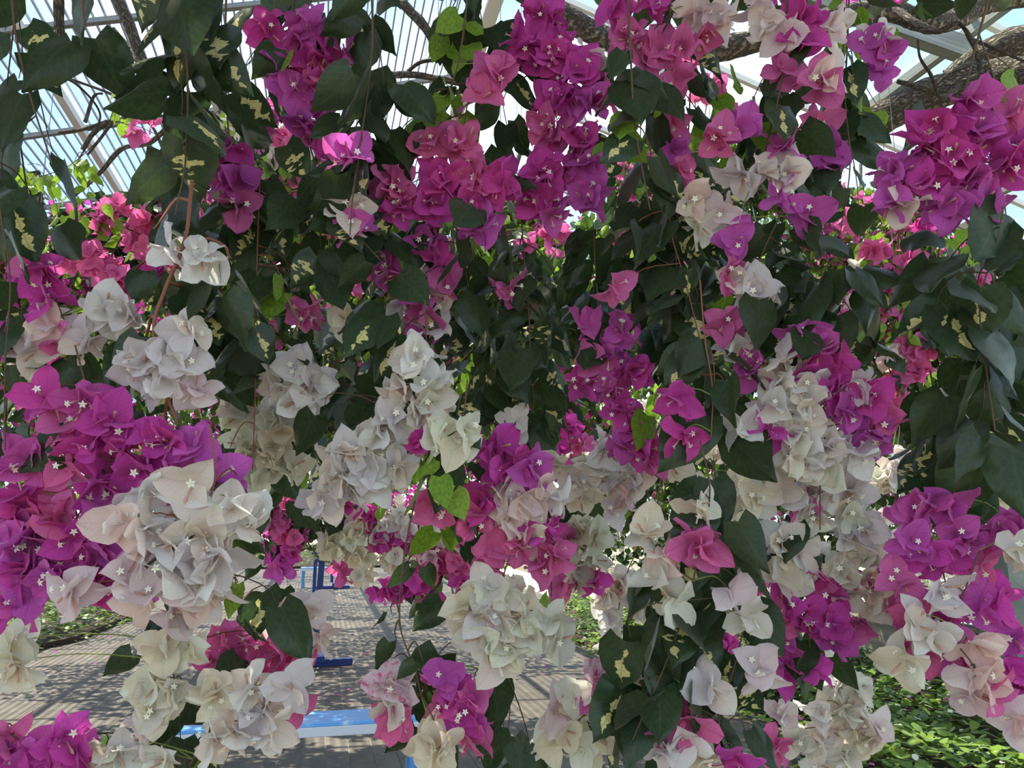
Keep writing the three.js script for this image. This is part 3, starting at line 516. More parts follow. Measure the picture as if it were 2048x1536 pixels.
vine('purple blossoms over yellow green leaves beside the steel beam', { d: 1.3, path: [[1700, -90], [1695, 80], [1690, 200], [1700, 330], [1680, 470]], leaves: [[1690, 60, 40, 50, 5, 'y', 1.6], [1740, 60, 35, 30, 5, 'y', 1.5], [1690, 130, 35, 40, 4], [1710, 160, 25, 50, 2], [1740, 195, 30, 25, 4, 'y', 1.6], [1700, 210, 50, 30, 5], [1690, 260, 45, 40, 5, 'p'], [1640, 330, 50, 40, 5], [1710, 370, 45, 60, 5, 'p'], [1640, 220, 35, 40, 4]], blooms: [[1750, 75, 22, 20, 'W'], [1735, 90, 26, 26, 'V'], [1775, 105, 32, 30, 'V'], [1765, 145, 30, 30, 'V'], [1640, 250, 30, 30, 'P'], [1655, 300, 35, 45, 'V'], [1580, 170, 25, 30, 'P'], [1655, 350, 20, 20, 'V']] });
vine('big bright magenta cluster at the right edge below the trunk', { d: 0.98, path: [[2000, -90], [1960, 60], [1930, 180], [1900, 330], [1880, 450]], leaves: [[1850, 215, 30, 25, 1, 'p'], [2010, 260, 35, 30, 4, 'y', 1.5], [2030, 180, 25, 25, 3, 'y', 1.5], [1880, 490, 45, 45, 3, 'p', 1.1], [1790, 330, 20, 30, 2, 'p']], blooms: [[1935, 200, 60, 40, 'V'], [1890, 255, 65, 45, 'M'], [1960, 260, 55, 45, 'V'], [1835, 290, 50, 45, 'M'], [1910, 320, 70, 50, 'M'], [1800, 345, 60, 45, 'V'], [1860, 370, 70, 50, 'M'], [1950, 350, 60, 50, 'V'], [2010, 330, 45, 50, 'M'], [1900, 415, 60, 45, 'V'], [1965, 410, 50, 35, 'V'], [1780, 400, 45, 35, 'V'], [2035, 290, 30, 40, 'V'], [2020, 230, 25, 25, 'P'], [1810, 410, 22, 28, 'W', 0.7]] });
// --- left side, middle height
vine('dark leaves down the left edge of the photo', { d: 0.92, path: [[-20, 250], [0, 420], [20, 560], [10, 720], [10, 900]], L: 0.095, leaves: [[0, 440, 30, 50, 2], [10, 560, 40, 60, 3], [10, 690, 30, 50, 2], [10, 850, 30, 60, 3], [80, 420, 35, 35, 2, 'p']] });
vine('pink white and blush blossoms near the left edge above the magenta mass', { d: 1.05, path: [[60, 380], [80, 500], [120, 620], [160, 720]], leaves: [[190, 760, 60, 40, 5, 'p'], [90, 720, 60, 50, 5], [250, 660, 50, 35, 4, 'y', 1.6], [40, 640, 40, 40, 3], [120, 700, 40, 50, 2]], blooms: [[85, 545, 42, 42, 'M'], [75, 525, 30, 28, 'P'], [105, 600, 48, 38, 'M'], [205, 625, 48, 55, 'W'], [265, 630, 45, 38, 'W'], [180, 680, 38, 42, 'W'], [100, 645, 38, 38, 'L'], [130, 680, 42, 34, 'P'], [70, 700, 38, 26, 'W'], [5, 675, 26, 32, 'M']] });
vine('reddish stem with thin leaves before a white cluster on the left', { d: 0.98, path: [[385, 360], [370, 480], [330, 580], [308, 650], [325, 760], [355, 850]], red: true, stem: 0.0045, L: 0.085, leaves: [[320, 440, 50, 25, 2, 'p'], [290, 525, 45, 20, 1, 'p'], [290, 670, 40, 30, 3, 'p'], [400, 720, 50, 45, 4], [270, 765, 40, 25, 2, 'p'], [330, 850, 55, 30, 2], [440, 560, 60, 50, 5], [480, 640, 60, 60, 6], [420, 640, 45, 45, 4]], blooms: [[400, 510, 50, 48, 'W'], [340, 500, 30, 32, 'W'], [300, 715, 60, 45, 'W'], [360, 720, 55, 50, 'W'], [270, 740, 40, 40, 'W'], [380, 665, 40, 30, 'W'], [330, 765, 60, 35, 'W'], [390, 780, 28, 22, 'L']] });
vine('huge crowded magenta mass at the left edge of the photo', { d: 0.95, path: [[150, 690], [180, 800], [220, 920], [140, 1060], [110, 1180]], B: 0.043, leaves: [[45, 960, 30, 20, 2, 'y', 1.6], [120, 985, 40, 40, 1, 'p', 1.0, 0.85], [180, 870, 30, 25, 2, 'p'], [60, 880, 30, 30, 2]], blooms: [[90, 795, 48, 40, 'M'], [170, 800, 55, 40, 'V'], [220, 840, 55, 45, 'M'], [120, 850, 50, 40, 'P'], [175, 890, 55, 45, 'M'], [260, 900, 60, 50, 'M'], [340, 885, 60, 45, 'M'], [395, 895, 45, 50, 'V'], [290, 940, 55, 45, 'M'], [360, 960, 55, 50, 'V'], [430, 965, 50, 38, 'V'], [50, 920, 60, 50, 'V'], [130, 930, 55, 45, 'P'], [200, 960, 60, 50, 'M'], [40, 1000, 60, 60, 'M'], [120, 1030, 60, 50, 'P'], [210, 1010, 50, 45, 'V'], [60, 1080, 65, 50, 'V'], [150, 1080, 60, 45, 'M'], [200, 1110, 60, 45, 'V'], [40, 1140, 60, 50, 'M'], [120, 1150, 65, 50, 'V'], [200, 1160, 55, 50, 'M'], [60, 1190, 55, 40, 'V'], [30, 1220, 40, 40, 'M'], [255, 1150, 40, 45, 'V'], [30, 1085, 40, 40, 'V']] });
vine('white and blush cluster overlapping the huge magenta mass at left', { d: 0.88, path: [[420, 850], [430, 960], [390, 1060], [350, 1200]], red: true, B: 0.042, leaves: [[480, 965, 30, 25, 2], [430, 1010, 25, 30, 2, 'p']], blooms: [[290, 980, 38, 36, 'W'], [255, 1045, 50, 45, 'L'], [310, 1050, 50, 45, 'W'], [350, 1085, 60, 45, 'W'], [300, 1090, 50, 42, 'L'], [410, 1075, 60, 50, 'W'], [465, 1020, 50, 48, 'W'], [500, 1050, 42, 50, 'W'], [440, 1110, 60, 45, 'W'], [380, 1130, 65, 50, 'W'], [340, 1150, 55, 45, 'L'], [410, 1165, 55, 40, 'W'], [300, 1190, 55, 42, 'L'], [250, 1155, 28, 40, 'L'], [140, 1180, 24, 28, 'L'], [385, 965, 34, 36, 'W', 0.6]] });
vine('cream white sprays trailing toward the bottom left paving', { d: 1.0, path: [[370, 1160], [350, 1260], [350, 1360], [420, 1450], [380, 1530]], leaves: [[475, 1160, 30, 20, 1, 'y', 1.8], [480, 1205, 45, 30, 2], [540, 1180, 30, 30, 2], [525, 1270, 30, 40, 1], [290, 1245, 24, 18, 3, 'p', 0.6], [290, 1280, 20, 20, 1, 'p', 0.7], [465, 1365, 35, 35, 1], [360, 1450, 50, 50, 3], [355, 1510, 40, 30, 2], [410, 1480, 30, 30, 2, 'y']], blooms: [[345, 1225, 50, 40, 'L'], [330, 1290, 50, 45, 'C'], [370, 1300, 40, 40, 'C'], [300, 1370, 55, 40, 'C'], [350, 1370, 50, 40, 'C'], [310, 1420, 50, 32, 'C'], [430, 1390, 45, 45, 'C'], [395, 1200, 40, 35, 'L'], [450, 1170, 40, 36, 'W'], [300, 1465, 50, 34, 'L'], [470, 1460, 60, 45, 'W'], [430, 1475, 45, 34, 'W'], [530, 1420, 50, 45, 'W'], [500, 1380, 50, 36, 'W'], [580, 1370, 45, 34, 'W'], [545, 1460, 40, 34, 'W'], [180, 1520, 45, 30, 'C'], [240, 1520, 50, 30, 'C'], [330, 1520, 50, 30, 'C'], [230, 1500, 30, 20, 'C'], [20, 1290, 34, 45, 'C'], [30, 1330, 26, 25, 'C']] });
vine('hot pink tuft with blush petals above the pale blue bench', { d: 1.15, path: [[470, 1150], [480, 1250], [500, 1330]], red: true, leaves: [[560, 1180, 25, 25, 3, 'p', 0.6], [510, 1270, 30, 40, 1]], blooms: [[460, 1270, 45, 36, 'P'], [520, 1290, 50, 45, 'P'], [575, 1290, 40, 40, 'P'], [490, 1330, 50, 38, 'P'], [590, 1330, 30, 26, 'P'], [430, 1320, 36, 30, 'P'], [600, 1240, 40, 32, 'L'], [640, 1270, 36, 32, 'L'], [620, 1220, 30, 24, 'L'], [560, 1225, 30, 26, 'L'], [470, 1400, 30, 34, 'P'], [590, 1410, 14, 22, 'P']] });
vine('magenta sprig with dark stamens in the bottom left corner', { d: 0.98, path: [[-30, 1420], [40, 1480], [120, 1500]], B: 0.043, leaves: [[210, 1500, 30, 24, 5, 'y', 1.3], [240, 1495, 24, 20, 2, 'p', 0.7]], blooms: [[20, 1495, 45, 40, 'M'], [70, 1505, 45, 36, 'V'], [125, 1475, 36, 40, 'M'], [150, 1500, 40, 30, 'M'], [100, 1530, 55, 26, 'M'], [10, 1470, 22, 18, 'P']] });
// --- middle left and centre
vine('leafy strand down the middle left with lime backlit hearts', { d: 1.15, path: [[520, 350], [515, 500], [510, 640], [510, 800], [505, 940]], red: true, leaves: [[560, 560, 45, 50, 4, 'y', 1.5], [480, 480, 50, 50, 5], [590, 640, 50, 50, 4], [520, 700, 50, 40, 4], [560, 700, 40, 40, 3, 'p'], [530, 815, 40, 24, 1, 'p', 1.1], [470, 880, 40, 30, 1, 'p', 1.1], [440, 720, 40, 40, 3], [600, 560, 40, 50, 4], [550, 500, 40, 50, 4], [690, 600, 45, 50, 4], [630, 600, 40, 40, 3]], blooms: [[590, 730, 48, 40, 'W'], [625, 770, 50, 42, 'W'], [560, 770, 45, 40, 'W'], [600, 800, 40, 34, 'W'], [690, 640, 24, 24, 'C', 0.8], [600, 625, 26, 20, 'P']] });
vine('cream cluster in the shade behind the middle left strand', { d: 1.3, path: [[560, 700], [560, 800], [550, 880], [590, 960]], leaves: [[540, 900, 40, 30, 2], [600, 910, 30, 40, 2, 'y', 1.6], [580, 980, 40, 30, 2], [500, 970, 40, 24, 2], [640, 870, 40, 40, 4, 'p']], blooms: [[470, 830, 40, 45, 'C'], [490, 890, 45, 50, 'C'], [560, 850, 50, 55, 'C'], [540, 900, 50, 45, 'C'], [580, 935, 45, 38, 'C'], [470, 940, 40, 30, 'C'], [620, 860, 30, 40, 'C'], [520, 960, 36, 26, 'C'], [470, 780, 20, 16, 'P']] });
vine('long drooping white cluster in the centre of the photo', { d: 1.05, path: [[850, 600], [850, 700], [820, 790], [770, 880], [700, 950]], leaves: [[700, 800, 50, 40, 4], [660, 790, 40, 35, 3, 'p'], [720, 740, 30, 40, 3], [780, 700, 40, 40, 4]], blooms: [[830, 720, 50, 40, 'W'], [870, 765, 48, 45, 'W'], [810, 770, 45, 45, 'W'], [840, 815, 50, 45, 'W'], [790, 840, 48, 45, 'W'], [760, 870, 45, 45, 'W'], [690, 905, 50, 45, 'W'], [730, 940, 55, 42, 'W'], [680, 950, 50, 42, 'W'], [790, 935, 45, 45, 'W'], [650, 1000, 60, 35, 'W'], [700, 985, 45, 32, 'W'], [760, 975, 40, 30, 'W'], [745, 900, 40, 34, 'C'], [860, 800, 40, 40, 'C']] });
vine('mauve blossoms with pale bracts trailing left of the centre line', { d: 1.2, path: [[850, 400], [845, 500], [840, 600], [855, 700]], leaves: [[720, 540, 35, 40, 2], [930, 545, 45, 40, 2, 'p'], [770, 660, 40, 40, 4], [920, 640, 40, 40, 4], [900, 480, 40, 40, 4]], blooms: [[850, 490, 42, 36, 'V'], [870, 525, 40, 24, 'M'], [800, 550, 40, 40, 'V'], [775, 535, 22, 40, 'V'], [840, 590, 45, 40, 'V'], [890, 570, 45, 36, 'P'], [835, 560, 24, 20, 'W'], [810, 605, 24, 28, 'W'], [880, 600, 20, 34, 'W'], [850, 635, 30, 30, 'P'], [840, 680, 38, 36, 'V'], [870, 655, 36, 28, 'W', 0.6]] });
vine('dense curtain of shadowed leaves hanging in the middle of the photo', { d: 1.2, path: [[1040, 400], [1050, 540], [1060, 680], [1050, 840]], leaves: [[1030, 560, 50, 60, 6, 'p'], [1000, 640, 50, 60, 6], [1060, 720, 65, 50, 6], [1070, 800, 60, 50, 6], [980, 740, 45, 50, 5], [1100, 640, 45, 50, 5], [1030, 860, 50, 40, 4, 'p'], [940, 700, 45, 50, 4], [1110, 560, 40, 40, 4], [940, 800, 35, 40, 4], [960, 600, 40, 40, 3]], blooms: [[1035, 842, 22, 26, 'W', 0.6], [1020, 575, 10, 14, 'P', 0.5]] });
vine('row of ribbed white bracts right of the drooping white cluster', { d: 1.0, path: [[935, 760], [925, 840], [905, 900]], leaves: [[940, 900, 36, 36, 2], [870, 940, 45, 35, 3, 'y', 1.5], [905, 960, 40, 40, 2, 'y', 1.6], [940, 960, 35, 40, 3], [920, 830, 30, 30, 2, 'p', 0.7]], blooms: [[870, 875, 32, 30, 'C'], [905, 880, 36, 34, 'C'], [930, 860, 24, 26, 'C']] });
vine('magenta and blush knot of blossoms just below the centre', { d: 1.1, path: [[1010, 840], [1010, 920], [1030, 1020], [1060, 1110]], leaves: [[890, 1040, 40, 35, 4, 'y', 1.7], [930, 1050, 40, 40, 2, 'p'], [960, 980, 30, 40, 2], [1100, 1190, 18, 30, 2, 'y', 1.4]], blooms: [[985, 900, 45, 36, 'M'], [1020, 940, 50, 40, 'M'], [1060, 935, 45, 38, 'V'], [1000, 985, 42, 36, 'L'], [1040, 1000, 45, 38, 'L'], [1020, 1035, 42, 34, 'L'], [960, 1000, 40, 40, 'M'], [950, 1040, 36, 40, 'P'], [1080, 975, 36, 30, 'L'], [1110, 990, 36, 32, 'W'], [1090, 1060, 45, 36, 'M'], [1060, 1075, 40, 36, 'C'], [1110, 1110, 40, 42, 'P'], [1080, 1130, 40, 34, 'P'], [1040, 1085, 36, 30, 'P'], [980, 1090, 34, 34, 'P'], [870, 1010, 22, 34, 'P'], [970, 1165, 32, 28, 'P']] });
vine('cream green white cluster hanging low over the paving at centre', { d: 1.05, path: [[1020, 1110], [1000, 1180], [1000, 1260], [1010, 1340]], leaves: [[910, 1190, 40, 45, 1, 'p', 1.3], [885, 1300, 45, 40, 1, 'p', 1.3], [955, 1345, 35, 40, 1, 'f', 1.1], [1010, 1430, 45, 45, 2], [1055, 1520, 34, 28, 1, 'f', 1], [940, 1180, 20, 30, 2, 'y', 1.2]], blooms: [[975, 1180, 42, 30, 'C'], [1020, 1185, 45, 34, 'C'], [960, 1230, 50, 40, 'W'], [1000, 1240, 50, 42, 'W'], [1045, 1230, 40, 40, 'C'], [970, 1275, 50, 36, 'C'], [1020, 1290, 48, 40, 'C'], [1060, 1270, 36, 36, 'C'], [920, 1210, 26, 28, 'C'], [1100, 1240, 40, 38, 'C', 0.8], [1110, 1280, 30, 26, 'C', 0.8], [990, 1320, 34, 28, 'W']] });
vine('slim strand of separate leaves over the paving left of the cream cluster', { d: 1.05, path: [[830, 1000], [812, 1090], [800, 1190], [802, 1260], [830, 1340], [842, 1390]], stem: 0.0022, L: 0.062, leaves: [[780, 1215, 20, 15, 1, 'p', 0.75], [790, 1265, 18, 20, 1, 'p'], [785, 1320, 22, 20, 1, 'p'], [840, 1310, 16, 18, 1, 'p', 0.6], [830, 1385, 20, 18, 2, 'f', 1.1], [872, 1365, 18, 24, 1, 'p'], [852, 1425, 22, 26, 2, 'p', 1.1], [840, 1130, 18, 18, 2, 'p', 0.8]], blooms: [[770, 1365, 30, 30, 'B'], [800, 1370, 28, 34, 'L'], [785, 1410, 32, 32, 'C', 0.8], [790, 1440, 28, 26, 'P', 0.8], [860, 1485, 20, 24, 'C'], [880, 1495, 16, 22, 'C']] });
vine('pink tuft with drooping bracts beside the end of the blue bench', { d: 1.08, path: [[1000, 1340], [970, 1390], [940, 1420]], leaves: [[905, 1440, 26, 30, 2, 'p', 0.7], [1000, 1400, 30, 30, 1], [1015, 1450, 35, 40, 1]], blooms: [[890, 1350, 28, 24, 'V'], [900, 1395, 36, 32, 'M'], [945, 1390, 36, 38, 'P'], [930, 1425, 42, 36, 'M'], [960, 1440, 36, 34, 'P'], [885, 1415, 26, 28, 'P'], [935, 1475, 22, 26, 'P']] });
// --- centre right
vine('magenta blossoms with white star flowers right of the centre', { d: 1.2, path: [[1190, 520], [1200, 640], [1220, 760], [1260, 900]], leaves: [[1190, 450, 50, 60, 5, 'p'], [1170, 560, 50, 50, 4, 'p'], [1250, 560, 60, 50, 5, 'p'], [1180, 620, 45, 35, 4], [1260, 620, 40, 35, 3, 'p'], [1330, 700, 45, 40, 5]], blooms: [[1180, 655, 36, 30, 'V'], [1245, 665, 36, 34, 'V'], [1220, 710, 45, 36, 'V'], [1180, 720, 36, 36, 'P'], [1255, 740, 45, 38, 'M'], [1165, 765, 42, 36, 'M'], [1210, 780, 50, 40, 'V'], [1240, 820, 45, 38, 'M'], [1275, 860, 45, 40, 'M'], [1250, 890, 40, 34, 'V'], [1285, 900, 40, 40, 'M'], [1300, 920, 26, 24, 'P']] });
vine('leafy dark strands with cream flashes in the upper right centre', { d: 1.12, path: [[1350, 340], [1340, 450], [1370, 560], [1400, 680]], red: true, leaves: [[1290, 410, 55, 45, 6, 'p'], [1340, 440, 50, 40, 4], [1300, 490, 60, 40, 6], [1370, 490, 55, 35, 5, 'p'], [1290, 560, 60, 40, 5], [1390, 595, 45, 30, 3, 'p'], [1350, 560, 50, 40, 5], [1430, 450, 45, 45, 5], [1430, 530, 50, 40, 5, 'p'], [1340, 640, 50, 40, 5], [1440, 650, 45, 40, 4], [1240, 490, 45, 45, 4, 'p'], [1400, 420, 40, 40, 4, 'p']], blooms: [[1380, 400, 40, 34, 'L', 0.7], [1400, 450, 30, 26, 'C', 0.6], [1440, 430, 14, 26, 'L', 0.4], [1360, 340, 18, 18, 'P'], [1230, 575, 22, 18, 'P']] });
vine('white bracts beside small pink buds right of the upper leaves', { d: 1.1, path: [[1560, 430], [1520, 520], [1500, 600], [1470, 700]], leaves: [[1550, 520, 45, 45, 5, 'p'], [1590, 580, 50, 40, 5], [1430, 600, 25, 25, 3, 'y', 1.3], [1540, 640, 45, 40, 5], [1590, 460, 50, 40, 5, 'p']], blooms: [[1480, 560, 42, 36, 'W'], [1510, 590, 45, 40, 'W'], [1450, 550, 22, 22, 'P', 0.7], [1452, 645, 24, 24, 'P'], [1480, 690, 36, 40, 'W'], [1510, 730, 26, 24, 'V']] });
vine('lone pink blossoms and broad leaf right of the star flowered cluster', { d: 1.05, path: [[1400, 560], [1410, 680], [1425, 780], [1420, 900]], red: true, L: 0.095, leaves: [[1430, 735, 40, 40, 2], [1425, 830, 50, 45, 2, 'p', 1.1], [1460, 700, 40, 40, 3], [1370, 740, 40, 40, 4, 'p'], [1310, 800, 30, 30, 3, 'y', 1.4], [1460, 790, 40, 40, 3]], blooms: [[1360, 797, 32, 30, 'M'], [1368, 868, 28, 28, 'M']] });
vine('broad white and magenta cluster in the right middle of the photo', { d: 1.08, path: [[1640, 560], [1630, 680], [1640, 800], [1640, 940], [1640, 1060]], leaves: [[1690, 530, 50, 60, 6, 'p'], [1640, 600, 50, 50, 5], [1700, 640, 50, 45, 5], [1560, 690, 40, 40, 4]], blooms: [[1600, 660, 34, 32, 'V'], [1640, 700, 45, 36, 'V'], [1660, 740, 45, 32, 'M'], [1610, 740, 40, 30, 'M'], [1550, 710, 30, 45, 'W'], [1560, 760, 45, 40, 'W'], [1620, 775, 45, 40, 'W'], [1550, 810, 45, 42, 'W'], [1610, 820, 45, 40, 'W'], [1665, 785, 42, 36, 'M'], [1710, 770, 45, 40, 'W'], [1690, 820, 45, 40, 'V'], [1740, 800, 42, 42, 'M'], [1745, 870, 42, 40, 'V'], [1780, 850, 24, 26, 'P'], [1600, 870, 50, 42, 'W'], [1490, 850, 36, 40, 'W'], [1540, 860, 36, 34, 'M'], [1660, 890, 50, 45, 'W'], [1710, 910, 45, 42, 'W'], [1610, 930, 50, 42, 'W'], [1580, 905, 34, 30, 'C'], [1660, 940, 45, 36, 'C']] });
vine('lower white cascade below the broad right cluster', { d: 1.12, path: [[1640, 940], [1620, 1030], [1640, 1130], [1680, 1220]], leaves: [[1650, 1080, 30, 30, 2, 'p', 0.7], [1700, 1110, 20, 24, 1, 'p', 0.7], [1590, 1130, 40, 40, 3, 'p'], [1560, 1050, 30, 30, 3, 'p']], blooms: [[1565, 980, 32, 36, 'W'], [1640, 985, 48, 40, 'W'], [1700, 980, 42, 40, 'W'], [1500, 1000, 40, 45, 'C'], [1620, 1030, 42, 36, 'C'], [1690, 1030, 45, 40, 'C'], [1720, 1050, 40, 42, 'W'], [1560, 1080, 48, 42, 'W'], [1600, 1110, 45, 40, 'W'], [1690, 1080, 45, 42, 'W'], [1730, 1110, 40, 40, 'C'], [1560, 1150, 40, 36, 'C'], [1680, 1140, 40, 40, 'C'], [1740, 1170, 40, 40, 'C'], [1650, 1150, 30, 28, 'P'], [1740, 1210, 36, 36, 'C'], [1700, 1190, 36, 34, 'C'], [1610, 1010, 26, 24, 'P']] });
vine('wide white flowers and leaf tips at mid height right of centre', { d: 1.25, path: [[1240, 840], [1230, 940], [1260, 1020], [1290, 1100]], leaves: [[1330, 960, 36, 40, 2, 'p', 1.1], [1270, 1005, 40, 40, 1, 'y', 1.6], [1330, 1040, 35, 50, 2, 'p', 1.1], [1260, 930, 15, 25, 2, 'y'], [1270, 900, 14, 30, 2, 'y']], blooms: [[1150, 960, 45, 36, 'W'], [1210, 900, 36, 40, 'W'], [1220, 960, 45, 34, 'W'], [1270, 960, 40, 32, 'W'], [1160, 990, 40, 30, 'C'], [1110, 930, 26, 26, 'C'], [1240, 985, 30, 24, 'B'], [1220, 1020, 26, 26, 'W'], [1290, 930, 26, 26, 'W'], [1180, 930, 18, 18, 'C'], [1340, 930, 22, 22, 'C']] });
vine('cascade of cream flashed leaves down the right centre to the bottom', { d: 0.98, path: [[1400, 880], [1420, 980], [1400, 1100], [1370, 1220], [1330, 1330], [1265, 1480]], L: 0.092, leaves: [[1430, 950, 50, 45, 3, 'p'], [1430, 1030, 50, 50, 4], [1470, 1090, 40, 40, 3], [1290, 1120, 45, 35, 3], [1330, 1190, 40, 45, 2, 'p'], [1400, 1190, 45, 50, 4], [1260, 1240, 40, 45, 3], [1310, 1290, 45, 50, 4, 'p'], [1390, 1270, 45, 55, 4], [1340, 1360, 40, 45, 3], [1290, 1400, 40, 45, 3], [1240, 1410, 30, 36, 2], [1250, 1500, 40, 35, 3], [1220, 1330, 25, 36, 2], [1390, 1360, 36, 40, 3], [1440, 1130, 40, 40, 3], [1480, 1170, 30, 40, 2, 'p']], blooms: [[1400, 1010, 36, 40, 'C', 0.7], [1290, 1070, 45, 34, 'C', 0.8], [1330, 1100, 30, 30, 'L', 0.7], [1400, 1100, 40, 36, 'P'], [1380, 1080, 26, 24, 'P'], [1320, 1160, 40, 36, 'C'], [1350, 1210, 36, 34, 'C'], [1460, 1180, 34, 34, 'L'], [1500, 1230, 34, 34, 'C']] });
vine('leaf sprays with cream flashes hanging at the lower right of centre', { d: 1.0, path: [[1480, 1120], [1490, 1220], [1470, 1330], [1440, 1420], [1440, 1530]], L: 0.075, leaves: [[1480, 1170, 30, 36, 2, 'p'], [1490, 1290, 35, 36, 2], [1460, 1340, 35, 36, 3], [1420, 1430, 32, 34, 3], [1480, 1440, 36, 40, 2], [1450, 1490, 36, 30, 2, 'p'], [1310, 1480, 25, 35, 1, 'p', 0.8]], blooms: [[1370, 1480, 45, 36, 'W'], [1330, 1500, 40, 34, 'W'], [1400, 1520, 42, 26, 'C'], [1320, 1450, 26, 18, 'P'], [1380, 1440, 30, 22, 'P'], [1470, 1510, 34, 30, 'M'], [1420, 1370, 30, 40, 'W'], [1520, 1330, 30, 28, 'L']] });
vine('pale bracts touched with pink over the paving at bottom centre right', { d: 1.1, path: [[1270, 1380], [1210, 1400], [1150, 1450], [1120, 1520]], leaves: [[1230, 1390, 34, 25, 2, 'f', 0.8], [1175, 1430, 20, 20, 2, 'p', 0.6], [1080, 1470, 20, 20, 1, 'p', 0.6]], blooms: [[1190, 1355, 28, 28, 'B'], [1150, 1390, 28, 34, 'C'], [1110, 1415, 36, 30, 'L'], [1130, 1465, 34, 30, 'C'], [1195, 1460, 34, 36, 'C'], [1100, 1490, 26, 30, 'C'], [1200, 1390, 18, 18, 'P'], [1170, 1500, 30, 34, 'C'], [1250, 1370, 22, 20, 'L']] });
// --- right side
vine('large overlapping leaves at the right edge below the bright cluster', { d: 0.95, path: [[2010, 400], [1990, 500], [1960, 600], [1970, 720], [1990, 860]], L: 0.1, leaves: [[1900, 530, 45, 40, 2, 'p'], [2000, 530, 45, 40, 3, 'p'], [1960, 590, 60, 40, 5], [2010, 640, 50, 40, 4, 'p'], [1940, 700, 60, 50, 5, 'p'], [2010, 750, 50, 50, 4, 'p'], [1960, 810, 50, 45, 4], [2020, 880, 40, 50, 3, 'p'], [1880, 590, 40, 40, 3], [2020, 450, 40, 40, 3, 'p'], [2030, 960, 30, 40, 2, 'p']] });
vine('dark leaf group above the mauve blossoms on the right', { d: 1.15, path: [[1860, 740], [1880, 850], [1910, 930], [1940, 1020]], leaves: [[1910, 930, 50, 40, 4, 'p', 1.1], [1880, 960, 45, 36, 3, 'p'], [1950, 1005, 40, 28, 2, 'p', 1.1], [1850, 880, 45, 40, 5], [1890, 820, 45, 40, 5, 'p'], [1820, 930, 30, 36, 4], [1950, 880, 40, 40, 4]], blooms: [[1920, 810, 22, 18, 'C']] });
vine('mauve magenta blossoms in shade at the lower right edge', { d: 1.05, path: [[1960, 900], [1900, 1000], [1880, 1100], [1900, 1200], [1930, 1320]], leaves: [[1850, 1030, 20, 16, 1, 'p', 0.7], [1870, 1070, 20, 20, 1, 'p', 0.6], [1930, 1230, 30, 16, 1, 'p', 0.8]], blooms: [[1830, 1020, 38, 38, 'V'], [1860, 1000, 30, 30, 'V'], [1900, 1010, 36, 28, 'V'], [1820, 1080, 42, 38, 'V'], [1850, 1110, 42, 36, 'M'], [1910, 1065, 42, 36, 'V'], [1930, 1090, 45, 40, 'V'], [1890, 1110, 36, 32, 'M'], [1960, 1130, 36, 30, 'P'], [2000, 1060, 45, 36, 'V'], [2035, 1050, 36, 40, 'V'], [1985, 1200, 48, 36, 'M'], [1950, 1215, 36, 36, 'V'], [1860, 1210, 40, 36, 'M'], [1890, 1250, 40, 36, 'M'], [1830, 1240, 30, 30, 'P'], [2025, 1275, 36, 28, 'V'], [1890, 1290, 40, 34, 'V'], [1930, 1310, 36, 30, 'P'], [2020, 1330, 36, 34, 'M'], [2035, 1370, 30, 30, 'M'], [1840, 1290, 30, 30, 'P'], [1790, 1160, 30, 34, 'P']] });
vine('pale blush bracts among the mauve blossoms near the right column', { d: 1.0, path: [[1960, 1100], [1930, 1180], [1900, 1260], [1950, 1340], [1950, 1420]], leaves: [[1990, 1300, 24, 24, 1, 'p', 0.7]], blooms: [[1830, 1250, 34, 26, 'W', 0.7], [1860, 1275, 32, 30, 'C', 0.7], [1950, 1290, 26, 24, 'L', 0.7], [1950, 1350, 48, 36, 'L', 0.8], [1940, 1390, 36, 34, 'L', 0.7], [1975, 1375, 28, 28, 'P', 0.6], [1880, 1180, 34, 20, 'W'], [2040, 1100, 20, 30, 'C'], [1810, 1320, 24, 28, 'C', 0.6], [2035, 1440, 26, 36, 'L', 0.5]] });
vine('magenta and pink blossoms low on the right over the ground cover', { d: 1.12, path: [[1590, 1130], [1600, 1220], [1620, 1300], [1600, 1360]], leaves: [[1590, 1280, 30, 36, 2, 'p'], [1570, 1230, 30, 30, 2, 'p'], [1640, 1270, 24, 30, 2, 'p', 0.8], [1540, 1170, 30, 30, 3, 'p']], blooms: [[1570, 1210, 42, 36, 'M'], [1610, 1230, 40, 36, 'M'], [1560, 1280, 40, 34, 'V'], [1655, 1190, 36, 28, 'M'], [1675, 1275, 42, 38, 'V'], [1660, 1250, 34, 30, 'M'], [1540, 1320, 36, 30, 'V'], [1570, 1340, 36, 30, 'M'], [1615, 1340, 28, 28, 'M'], [1540, 1240, 26, 28, 'P'], [1720, 1240, 24, 26, 'P'], [1740, 1150, 24, 26, 'P'], [1810, 1180, 34, 34, 'M'], [1790, 1220, 26, 34, 'P']] });
